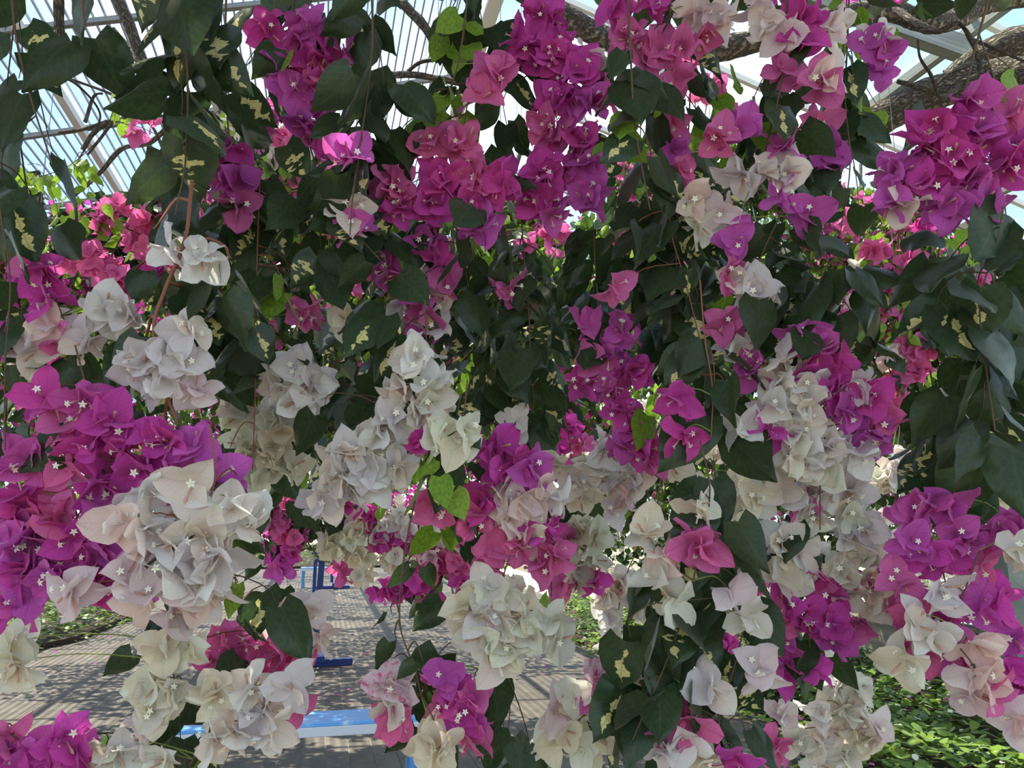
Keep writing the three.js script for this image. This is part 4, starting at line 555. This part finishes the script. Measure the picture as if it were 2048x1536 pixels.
vine('white blossoms in full sun above the ground cover at bottom right', { d: 1.35, path: [[1700, 1290], [1690, 1360], [1690, 1440], [1720, 1530]], leaves: [[1720, 1320, 16, 18, 1, 'p', 0.6], [1630, 1300, 20, 30, 2, 'p', 0.8]], blooms: [[1660, 1345, 24, 24, 'W'], [1680, 1370, 22, 20, 'C'], [1710, 1380, 34, 30, 'C'], [1640, 1415, 36, 36, 'W'], [1690, 1420, 32, 30, 'C'], [1720, 1430, 26, 26, 'W'], [1630, 1480, 30, 34, 'W'], [1700, 1460, 36, 34, 'C'], [1660, 1460, 24, 22, 'W'], [1730, 1480, 34, 36, 'C'], [1690, 1510, 36, 28, 'C'], [1750, 1450, 26, 26, 'L'], [1560, 1430, 30, 30, 'L'], [1590, 1480, 28, 40, 'C'], [1545, 1490, 26, 40, 'P'], [1640, 1530, 30, 20, 'C']] });
vine('sunlit white cluster behind the leaf cascade over the path edge', { d: 1.55, path: [[1390, -90], [1375, 300], [1350, 640], [1330, 900], [1300, 1060], [1260, 1130], [1240, 1200], [1230, 1290]], leaves: [[1240, 1270, 20, 20, 2, 'y']], blooms: [[1240, 1160, 36, 30, 'W'], [1215, 1190, 34, 30, 'W'], [1260, 1200, 36, 34, 'W'], [1215, 1230, 30, 28, 'W'], [1220, 1270, 30, 34, 'W'], [1300, 1210, 30, 30, 'C'], [1310, 1250, 34, 30, 'C'], [1290, 1270, 26, 26, 'C'], [1240, 1180, 26, 24, 'B']] });
vine('white and dusky blossom chain in shade right of the central knot', { d: 1.4, path: [[1120, 760], [1135, 860], [1150, 960], [1160, 1040], [1170, 1110], [1150, 1180]], leaves: [[1180, 1000, 30, 25, 3, 'p'], [1120, 1020, 25, 25, 3, 'p']], blooms: [[1160, 1060, 32, 30, 'C'], [1190, 1070, 30, 34, 'C'], [1170, 1100, 34, 34, 'C'], [1150, 1130, 34, 30, 'C'], [1190, 1120, 26, 30, 'C'], [1130, 1080, 24, 26, 'P'], [1120, 1170, 26, 20, 'P'], [1160, 1160, 30, 24, 'C'], [1190, 1150, 20, 20, 'M']] });
console.log('near vines');

// --- plants some two to three metres off
const mid = (label, o) => vine(label, { d: 2.2, L: 0.085, B: 0.04, fine: false, stem: 0.004, k: 2.8, ...o });
seed(303);
mid('sunlit pink blossoms and pale shoots below the ribbed roof at left', { path: [[330, 330], [270, 430], [220, 520], [200, 600]], leaves: [[150, 440, 60, 50, 16, 'y', 1.5], [260, 470, 60, 50, 14, 'y', 1.4], [330, 420, 40, 60, 10], [60, 480, 50, 50, 10, 'y', 1.4], [210, 600, 70, 40, 14, 'y', 1.5], [340, 570, 60, 50, 12]], blooms: [[230, 420, 40, 34, 'P'], [205, 445, 28, 24, 'P'], [180, 520, 50, 42, 'P'], [225, 550, 45, 40, 'P'], [285, 490, 42, 36, 'P'], [290, 440, 36, 28, 'P'], [330, 390, 40, 34, 'P'], [350, 440, 40, 30, 'P'], [245, 590, 30, 34, 'P'], [320, 540, 40, 30, 'M'], [310, 350, 26, 20, 'P'], [150, 430, 24, 18, 'P'], [390, 440, 26, 24, 'M'], [130, 520, 20, 20, 'P']] });
mid('shaded leaf mass behind the white cluster at far left', { path: [[60, 600], [80, 700], [120, 800], [160, 880]], leaves: [[60, 760, 70, 60, 18], [150, 740, 60, 50, 16, 'y', 1.3], [220, 760, 60, 60, 18], [30, 860, 60, 60, 14, 'p'], [180, 700, 50, 40, 10, 'y', 1.4]], blooms: [[60, 820, 26, 22, 'P'], [110, 730, 26, 20, 'M'], [60, 740, 24, 20, 'P'], [170, 770, 24, 20, 'M']] });
mid('leaf mass with scattered pink blossoms behind the left centre leaves', { path: [[620, 380], [600, 500], [620, 620], [640, 700]], leaves: [[450, 420, 70, 70, 20], [560, 470, 70, 70, 22], [660, 560, 70, 70, 20, 'y', 1.4], [620, 640, 80, 60, 22], [700, 680, 70, 60, 20], [480, 600, 80, 70, 24], [430, 690, 70, 50, 16], [790, 480, 60, 60, 14], [740, 350, 50, 60, 14], [820, 640, 50, 50, 14]], blooms: [[670, 575, 26, 26, 'P'], [705, 565, 20, 22, 'P'], [610, 620, 36, 26, 'P'], [650, 640, 22, 28, 'P'], [570, 290, 36, 40, 'P'], [540, 230, 30, 30, 'P'], [480, 790, 30, 24, 'P'], [420, 750, 40, 30, 'M'], [640, 430, 20, 40, 'P'], [440, 520, 24, 20, 'M'], [350, 580, 26, 22, 'P'], [600, 310, 26, 24, 'L'], [740, 640, 30, 22, 'C']] });
mid('deep green thicket behind the middle curtain of leaves', { path: [[1000, 420], [1010, 560], [1000, 700], [1010, 860]], leaves: [[950, 480, 60, 60, 18, 'y', 1.4], [1060, 520, 70, 60, 20], [960, 620, 70, 70, 22], [1080, 640, 70, 70, 22], [1000, 760, 80, 70, 24], [1120, 760, 70, 70, 22], [920, 740, 60, 70, 18, 'y', 1.4], [1130, 860, 70, 50, 18], [860, 900, 60, 60, 18, 'y', 1.4]], blooms: [[1110, 465, 34, 30, 'P'], [1050, 490, 22, 20, 'P'], [1140, 850, 30, 28, 'M'], [860, 830, 36, 34, 'M'], [840, 880, 30, 36, 'M'], [1160, 890, 30, 24, 'P'], [1120, 910, 30, 30, 'M'], [900, 700, 20, 20, 'P']] });
mid('thicket with pink glints behind the upper right leaves', { path: [[1400, 300], [1420, 440], [1400, 600], [1420, 760]], leaves: [[1250, 400, 70, 70, 20], [1360, 380, 70, 60, 20], [1480, 420, 80, 70, 24], [1580, 500, 80, 70, 24], [1300, 620, 80, 70, 24], [1420, 560, 80, 70, 24], [1400, 680, 80, 60, 22, 'y', 1.3], [1500, 660, 80, 70, 22], [1620, 610, 70, 60, 20], [1330, 840, 60, 70, 16, 'y', 1.4], [1460, 780, 60, 60, 16], [1220, 480, 50, 60, 14, 'y', 1.5], [1460, 300, 60, 50, 14], [1600, 380, 60, 60, 16]], blooms: [[1240, 490, 34, 34, 'P'], [1230, 590, 36, 30, 'P'], [1400, 400, 40, 34, 'C'], [1420, 180, 40, 36, 'P'], [1380, 130, 30, 30, 'P'], [1450, 230, 30, 26, 'P'], [1560, 560, 24, 20, 'L'], [1700, 440, 30, 30, 'P'], [1260, 390, 26, 24, 'P'], [1490, 760, 24, 30, 'V'], [1620, 350, 24, 24, 'P']] });
mid('bright pink thicket in the sun at the right of the photo', { path: [[1800, 420], [1790, 540], [1760, 660], [1800, 800]], leaves: [[1750, 480, 60, 50, 14, 'y', 1.4], [1830, 540, 60, 60, 16, 'y', 1.3], [1700, 590, 60, 50, 16], [1790, 640, 70, 50, 20, 'y', 1.4], [1850, 720, 70, 50, 18, 'y', 1.4], [1760, 740, 60, 50, 16], [1830, 800, 70, 50, 20, 'y', 1.3], [1950, 480, 60, 50, 14, 'y', 1.4], [1900, 650, 60, 60, 14], [1990, 860, 60, 60, 16, 'y', 1.2], [1860, 880, 60, 50, 16, 'y', 1.3]], blooms: [[1820, 520, 34, 40, 'P'], [1840, 560, 34, 36, 'M'], [1750, 500, 34, 24, 'P'], [1725, 565, 36, 30, 'P'], [1770, 555, 34, 28, 'P'], [1720, 610, 40, 34, 'L'], [1760, 620, 34, 30, 'P'], [1690, 630, 26, 26, 'P'], [1830, 625, 30, 26, 'P'], [1820, 700, 40, 36, 'P'], [1860, 690, 36, 28, 'P'], [1780, 720, 36, 30, 'L'], [1800, 760, 36, 26, 'P'], [1840, 740, 30, 24, 'P'], [1850, 440, 34, 34, 'M'], [1800, 440, 30, 28, 'P'], [1790, 800, 34, 34, 'P'], [1960, 560, 26, 16, 'P'], [1710, 540, 20, 24, 'C'], [1980, 950, 36, 36, 'P'], [1960, 920, 26, 24, 'P'], [1910, 650, 24, 20, 'P'], [1800, 910, 26, 30, 'W'], [1780, 960, 32, 28, 'W']] });
mid('pink and white blossoms hanging over the far path at left centre', { path: [[640, 880], [620, 960], [600, 1050], [640, 1120]], leaves: [[560, 1000, 50, 40, 10], [650, 1020, 60, 40, 12], [760, 1010, 50, 40, 10, 'y', 1.3], [540, 1090, 40, 40, 6, 'p'], [640, 940, 60, 40, 12], [700, 870, 60, 40, 12]], blooms: [[570, 1010, 34, 30, 'P'], [560, 1050, 40, 36, 'P'], [590, 1080, 36, 36, 'P'], [570, 1110, 36, 30, 'M'], [560, 1140, 34, 26, 'V'], [720, 1040, 34, 26, 'L'], [700, 1070, 40, 32, 'C'], [740, 1070, 40, 36, 'C'], [680, 1095, 40, 28, 'C'], [720, 1110, 40, 26, 'C'], [660, 1080, 30, 28, 'C'], [770, 1050, 30, 24, 'W'], [660, 1020, 26, 24, 'P'], [690, 1000, 34, 30, 'M'], [760, 1080, 26, 26, 'P'], [680, 1145, 28, 28, 'P'], [720, 1150, 30, 24, 'C'], [800, 1030, 26, 40, 'W'], [820, 1060, 30, 30, 'W']] });
mid('dark pink clusters low over the path left of the central knot', { path: [[860, 920], [850, 1000], [830, 1080], [800, 1170]], leaves: [[860, 960, 50, 40, 10, 'y', 1.3], [790, 1040, 40, 40, 8], [880, 1130, 50, 40, 8], [860, 1180, 40, 30, 4, 'p'], [830, 1150, 30, 30, 5]], blooms: [[770, 1185, 36, 26, 'M'], [800, 1180, 28, 24, 'M'], [835, 1165, 34, 30, 'M'], [860, 1195, 26, 22, 'M'], [760, 1080, 36, 26, 'M'], [810, 1080, 34, 26, 'M'], [850, 1080, 30, 30, 'M'], [900, 1110, 40, 36, 'P'], [870, 1140, 34, 30, 'P'], [900, 1080, 40, 34, 'C'], [880, 1050, 36, 30, 'W'], [930, 1130, 36, 30, 'P'], [790, 1120, 30, 28, 'C'], [860, 1110, 26, 24, 'L'], [920, 1160, 26, 24, 'M'], [740, 1030, 30, 24, 'M']] });
mid('mixed blossoms filling the gap behind the right centre leaf cascade', { path: [[1450, 860], [1420, 960], [1400, 1060], [1420, 1180]], leaves: [[1380, 900, 60, 50, 12], [1480, 940, 60, 50, 12], [1340, 1080, 50, 40, 8], [1500, 1060, 60, 50, 10], [1420, 1150, 60, 50, 10], [1540, 950, 50, 40, 10]], blooms: [[1400, 900, 36, 30, 'C'], [1460, 900, 34, 30, 'L'], [1480, 960, 36, 36, 'C'], [1470, 1050, 36, 36, 'C'], [1400, 980, 30, 36, 'C'], [1360, 1060, 34, 34, 'C'], [1390, 1150, 36, 34, 'C'], [1440, 1250, 36, 36, 'C'], [1450, 1290, 36, 36, 'M'], [1440, 1320, 30, 34, 'M'], [1510, 1110, 36, 34, 'P'], [1520, 1160, 30, 30, 'P'], [1380, 1340, 36, 36, 'W'], [1420, 1330, 30, 30, 'W'], [1390, 1390, 34, 30, 'C'], [1310, 1140, 30, 26, 'C']] });
mid('white blossom drift in the sun behind the right middle cluster', { path: [[1820, 880], [1800, 960], [1780, 1060], [1800, 1160]], leaves: [[1800, 880, 60, 50, 14], [1780, 1010, 50, 50, 12], [1860, 940, 60, 40, 12, 'y', 1.2], [1760, 1090, 40, 40, 8]], blooms: [[1790, 930, 36, 30, 'W'], [1810, 970, 36, 30, 'C'], [1760, 960, 30, 30, 'C'], [1770, 1080, 30, 30, 'L'], [1800, 1140, 36, 34, 'C'], [1780, 1130, 26, 26, 'P'], [1860, 960, 30, 26, 'W'], [1940, 960, 36, 30, 'C'], [1990, 1000, 34, 28, 'C'], [1920, 1150, 36, 26, 'W'], [1900, 1170, 34, 20, 'W'], [1770, 1030, 26, 26, 'W'], [1870, 1160, 30, 24, 'C']] });
console.log('mid vines');

// --- the thicket beyond, too far to tell leaf from leaf
const farCount = { leaf: 0, bloom: 0 };
function thicket(label, list, seedN) {
  seed(seedN);
  const org = at(list[0][0], list[0][1], list[0][2]), o = thing('bougainvillea_thicket', label, CAT, org), t = new THREE.Object3D();
  const L = { dark: [], lit: [], young: [] }, Bm = {};
  for (const [px, py, d, rx, ry, depth, n, cols, share = 0.3, yng = 0.3] of list) {
    const c = at(px, py, d), sx = rx * d / FOCAL, sy = ry * d / FOCAL;
    const top = c.clone().add(new THREE.Vector3(gs() * 0.2, sy * 1.1 + 0.25, gs() * 0.2)), low = c.clone().add(new THREE.Vector3(gs() * 0.3, -sy * 0.8, gs() * 0.3));
    const g = tube([top, c, low].map((p) => p.clone().sub(org)), 0.014, 0.004, 5, 10, 0.15, 4); mesh('stem', g, M.bark, o); mesh('support_wire', tube([top.clone().sub(org), new THREE.Vector3(top.x, ROOF(top.x), top.z).sub(org)], 0.002, 0.002, 3, 1), M.steel, o);
    const sub = []; for (let i = 0; i < 14; i++) sub.push([rv(1).normalize().multiplyScalar(rr(0.2, 0.9)), pick(cols.split(''))]);
    for (let i = 0; i < n * 0.85; i++) {
      const v = rv(1).normalize().multiplyScalar(Math.cbrt(rnd()));
      const p = new THREE.Vector3().addScaledVector(RIGHT, v.x * sx).addScaledVector(UPV, v.y * sy).addScaledVector(FWD, v.z * depth).add(c).sub(org);
      p.y += 0.15 * fbm(p.x * 2, p.z * 2, 5, 2);
      if (p.y + org.y < 0.5) continue;
      let best = 9, col = 'P'; for (const [q, k] of sub) { const m = q.distanceTo(v); if (m < best) { best = m; col = k; } }
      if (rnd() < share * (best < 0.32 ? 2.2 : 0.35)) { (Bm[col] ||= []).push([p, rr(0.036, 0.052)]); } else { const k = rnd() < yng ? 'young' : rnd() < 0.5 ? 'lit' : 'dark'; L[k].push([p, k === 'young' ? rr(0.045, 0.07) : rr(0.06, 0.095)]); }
    }
  }
  const lay = (nm, arr, geo, mat, leaf) => {
    if (!arr.length) return; const im = new THREE.InstancedMesh(geo, mat, arr.length);
    arr.forEach(([p, s], i) => { t.position.copy(p); if (leaf) aim(t, new THREE.Vector3(gs() * 0.8, -rr(0.3, 1.1), gs() * 0.8), new THREE.Vector3(gs(), 0.75, gs())); else { t.quaternion.setFromUnitVectors(new THREE.Vector3(0, 0, 1), rv(1).add(new THREE.Vector3(0, -0.1, 0.3)).normalize()); t.rotateZ(rr(0, 6.28)); } t.scale.setScalar(s); t.updateMatrix(); im.setMatrixAt(i, t.matrix); });
    im.name = nm; im.userData = { kind: 'stuff' }; im.castShadow = im.receiveShadow = true; o.add(im);
  };
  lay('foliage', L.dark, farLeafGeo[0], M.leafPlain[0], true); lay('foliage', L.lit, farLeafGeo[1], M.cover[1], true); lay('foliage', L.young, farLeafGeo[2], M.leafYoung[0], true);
  for (const c in Bm) lay('blossoms', Bm[c], bloomGeo[c.charCodeAt(0) % 4], M.bract[c][0], false);
  return o;
}
thicket('distant leafy thicket below the ribbed roof at far left', [[60, 560, 5, 170, 110, 0.7, 1500, 'PPM', 0.3, 0.4], [230, 640, 5.5, 170, 120, 0.8, 1700, 'PPW', 0.3, 0.4], [60, 760, 6, 150, 130, 0.8, 1500, 'PM', 0.25, 0.3]], 401);
thicket('distant thicket above the left bed behind the magenta mass', [[60, 980, 8, 190, 120, 1, 1400, 'PMW', 0.35, 0.3], [330, 900, 7, 180, 140, 1, 1600, 'PPM', 0.3, 0.3], [480, 1040, 9, 170, 80, 1, 1200, 'PMW', 0.45, 0.2], [90, 1160, 10, 150, 60, 1, 800, 'PW', 0.2, 0.5]], 402);
thicket('distant mixed thicket behind the left centre strands', [[470, 640, 4.6, 190, 150, 0.7, 2300, 'PPMC', 0.25, 0.4], [650, 560, 5, 170, 150, 0.7, 2300, 'PPC', 0.22, 0.45], [600, 780, 5.5, 190, 130, 0.8, 2100, 'PMW', 0.3, 0.3], [480, 460, 4.4, 170, 110, 0.6, 1500, 'PPM', 0.3, 0.35]], 403);
thicket('distant thicket over the far end of the path', [[640, 960, 10, 190, 90, 1.2, 1900, 'PMWW', 0.45, 0.2], [830, 980, 9, 180, 90, 1.2, 1900, 'PMMW', 0.45, 0.2], [740, 1060, 13, 200, 45, 1.2, 1300, 'MWC', 0.5, 0.15], [1020, 1040, 11, 160, 80, 1.2, 1500, 'PMW', 0.4, 0.2]], 404);
thicket('distant thicket in the middle beyond the leaf curtain', [[820, 640, 5, 180, 130, 0.8, 2200, 'PPW', 0.18, 0.4], [990, 620, 5, 170, 160, 0.8, 2500, 'PM', 0.12, 0.35], [900, 820, 6, 190, 120, 0.9, 2300, 'PMM', 0.3, 0.3], [1100, 800, 6, 180, 140, 0.9, 2500, 'PMW', 0.28, 0.3]], 405);
thicket('distant shaded thicket behind the upper right leaf strands', [[1230, 560, 5, 180, 140, 0.8, 2300, 'PP', 0.15, 0.35], [1420, 520, 8.6, 190, 150, 1.0, 5200, 'PW', 0.12, 0.3], [1380, 720, 8.8, 190, 140, 1.0, 5000, 'PMW', 0.2, 0.35], [1560, 640, 9.0, 180, 150, 1.0, 5200, 'PPW', 0.2, 0.35], [1330, 360, 6.4, 170, 80, 0.6, 2200, 'PPL', 0.3, 0.3], [1520, 340, 6.6, 150, 90, 0.6, 2200, 'PPL', 0.25, 0.3]], 406);
thicket('distant white flecked thicket behind the right centre', [[1260, 880, 7, 180, 110, 1, 2000, 'MPWW', 0.4, 0.2], [1460, 900, 6.5, 190, 120, 1, 2100, 'WWCP', 0.4, 0.2], [1330, 1040, 8, 190, 90, 1, 1600, 'WWP', 0.45, 0.2], [1520, 1080, 8, 190, 90, 1, 1500, 'WWP', 0.4, 0.2]], 407);
thicket('distant sunny pink thicket along the right wall', [[1760, 620, 7, 190, 130, 0.8, 3600, 'PPPM', 0.5, 0.5], [1900, 560, 6.6, 180, 110, 0.8, 2600, 'PPM', 0.35, 0.5], [1960, 740, 7, 180, 130, 0.8, 2900, 'PPW', 0.3, 0.5], [1760, 820, 7.4, 190, 120, 0.9, 3200, 'PPW', 0.35, 0.45], [1720, 460, 6.2, 150, 90, 0.6, 1700, 'PP', 0.35, 0.4]], 408);
thicket('distant pale thicket low along the right bed', [[1740, 980, 8, 190, 110, 1, 1900, 'WWP', 0.4, 0.35], [1900, 960, 6.8, 160, 110, 1, 1700, 'WPP', 0.35, 0.45], [1860, 1120, 8, 180, 70, 1, 1000, 'WWP', 0.35, 0.4]], 409);
thicket('leafy boughs arching high in the centre below the roof', [[560, 330, 3.8, 130, 100, 0.5, 900, 'PPL', 0.3, 0.3], [700, 420, 4, 110, 80, 0.5, 800, 'PP', 0.2, 0.45], [1010, 440, 4.2, 110, 70, 0.5, 800, 'PP', 0.2, 0.4], [880, 500, 4.6, 130, 60, 0.5, 800, 'PP', 0.15, 0.5]], 410);

// --- the canopy over the camera and over the near vines: boughs on the wires above the frame
function bough(label, list, seedN, gap, more) {
  seed(seedN);
  const org = new THREE.Vector3(...list[0].slice(0, 3)), o = thing('bougainvillea_bough', label, CAT, org), t = new THREE.Object3D(), A = [], Bp = [];
  for (const [x, y, z, sx, sy, sz, n] of list) {
    const c = new THREE.Vector3(x, y, z).sub(org);
    mesh('branch', tube([c.clone().add(new THREE.Vector3(-sx, 0, -sz * 0.4)), c.clone(), c.clone().add(new THREE.Vector3(sx, 0.05, sz * 0.4))], 0.03, 0.018, 7, 14, 0.2, 4), M.bark, o);
    for (let i = 0; i < n * more; i++) { const v = rv(1).normalize().multiplyScalar(Math.cbrt(rnd())), p = new THREE.Vector3(v.x * sx, v.y * sy, v.z * sz).add(c); if (fbm((p.x + org.x) * 1.6, 2, (p.z + org.z) * 1.6, 3) > gap) continue; (rnd() < 0.16 ? Bp : A).push(p); }
  }
  const lay = (nm, arr, geo, mat, s0, s1) => { const im = new THREE.InstancedMesh(geo, mat, arr.length); arr.forEach((p, i) => { t.position.copy(p); const a = rr(0, 6.28); aim(t, new THREE.Vector3(Math.cos(a), -rr(0, 0.8), Math.sin(a)), new THREE.Vector3(gs() * 0.7, 1, gs() * 0.7)); t.scale.setScalar(rr(s0, s1)); t.updateMatrix(); im.setMatrixAt(i, t.matrix); }); im.name = nm; im.userData = { kind: 'stuff' }; im.castShadow = im.receiveShadow = true; o.add(im); };
  lay('foliage', A, farLeafGeo[1], M.leafPlain[0], 0.07, 0.11); lay('blossoms', Bp, bloomGeo[0], M.bract.M[0], 0.04, 0.055);
}
bough('leafy flowering boughs overhead, above the nearest vines', [[-0.3, 3.0, -1.2, 1.5, 0.28, 0.8, 1900], [0.9, 2.95, -0.9, 1.2, 0.28, 0.9, 1700], [-1.2, 3.05, -0.4, 1.1, 0.25, 0.9, 1100], [0.2, 3.0, 0.3, 1.4, 0.25, 0.8, 1100]], 501, 0.16, 1);
bough('leafy flowering boughs overhead, along the path beyond the near vines', [[-2.4, 3.4, -5.6, 1.3, 0.3, 1.3, 1500], [-0.8, 3.45, -6.2, 1.2, 0.3, 1.5, 1600], [-1.8, 3.45, -8.6, 1.8, 0.3, 1.6, 1700], [-1.4, 3.4, -12.5, 2.4, 0.25, 1.8, 1500], [-1, 3.3, -17, 2.6, 0.3, 2.4, 1500], [-0.6, 3.2, -22, 2.6, 0.3, 2.4, 1300], [2.2, 3.3, -8, 1.2, 0.25, 1.4, 700]], 502, 0.02, 2);
console.log('far');
{ let n = 0, tri = 0; scene.traverse((o) => { if (o.isMesh) { n++; tri += (o.geometry.index ? o.geometry.index.count : o.geometry.attributes.position.count) / 3; } }); console.log('meshes', n, 'triangles', tri); }
renderer.render(scene, camera);
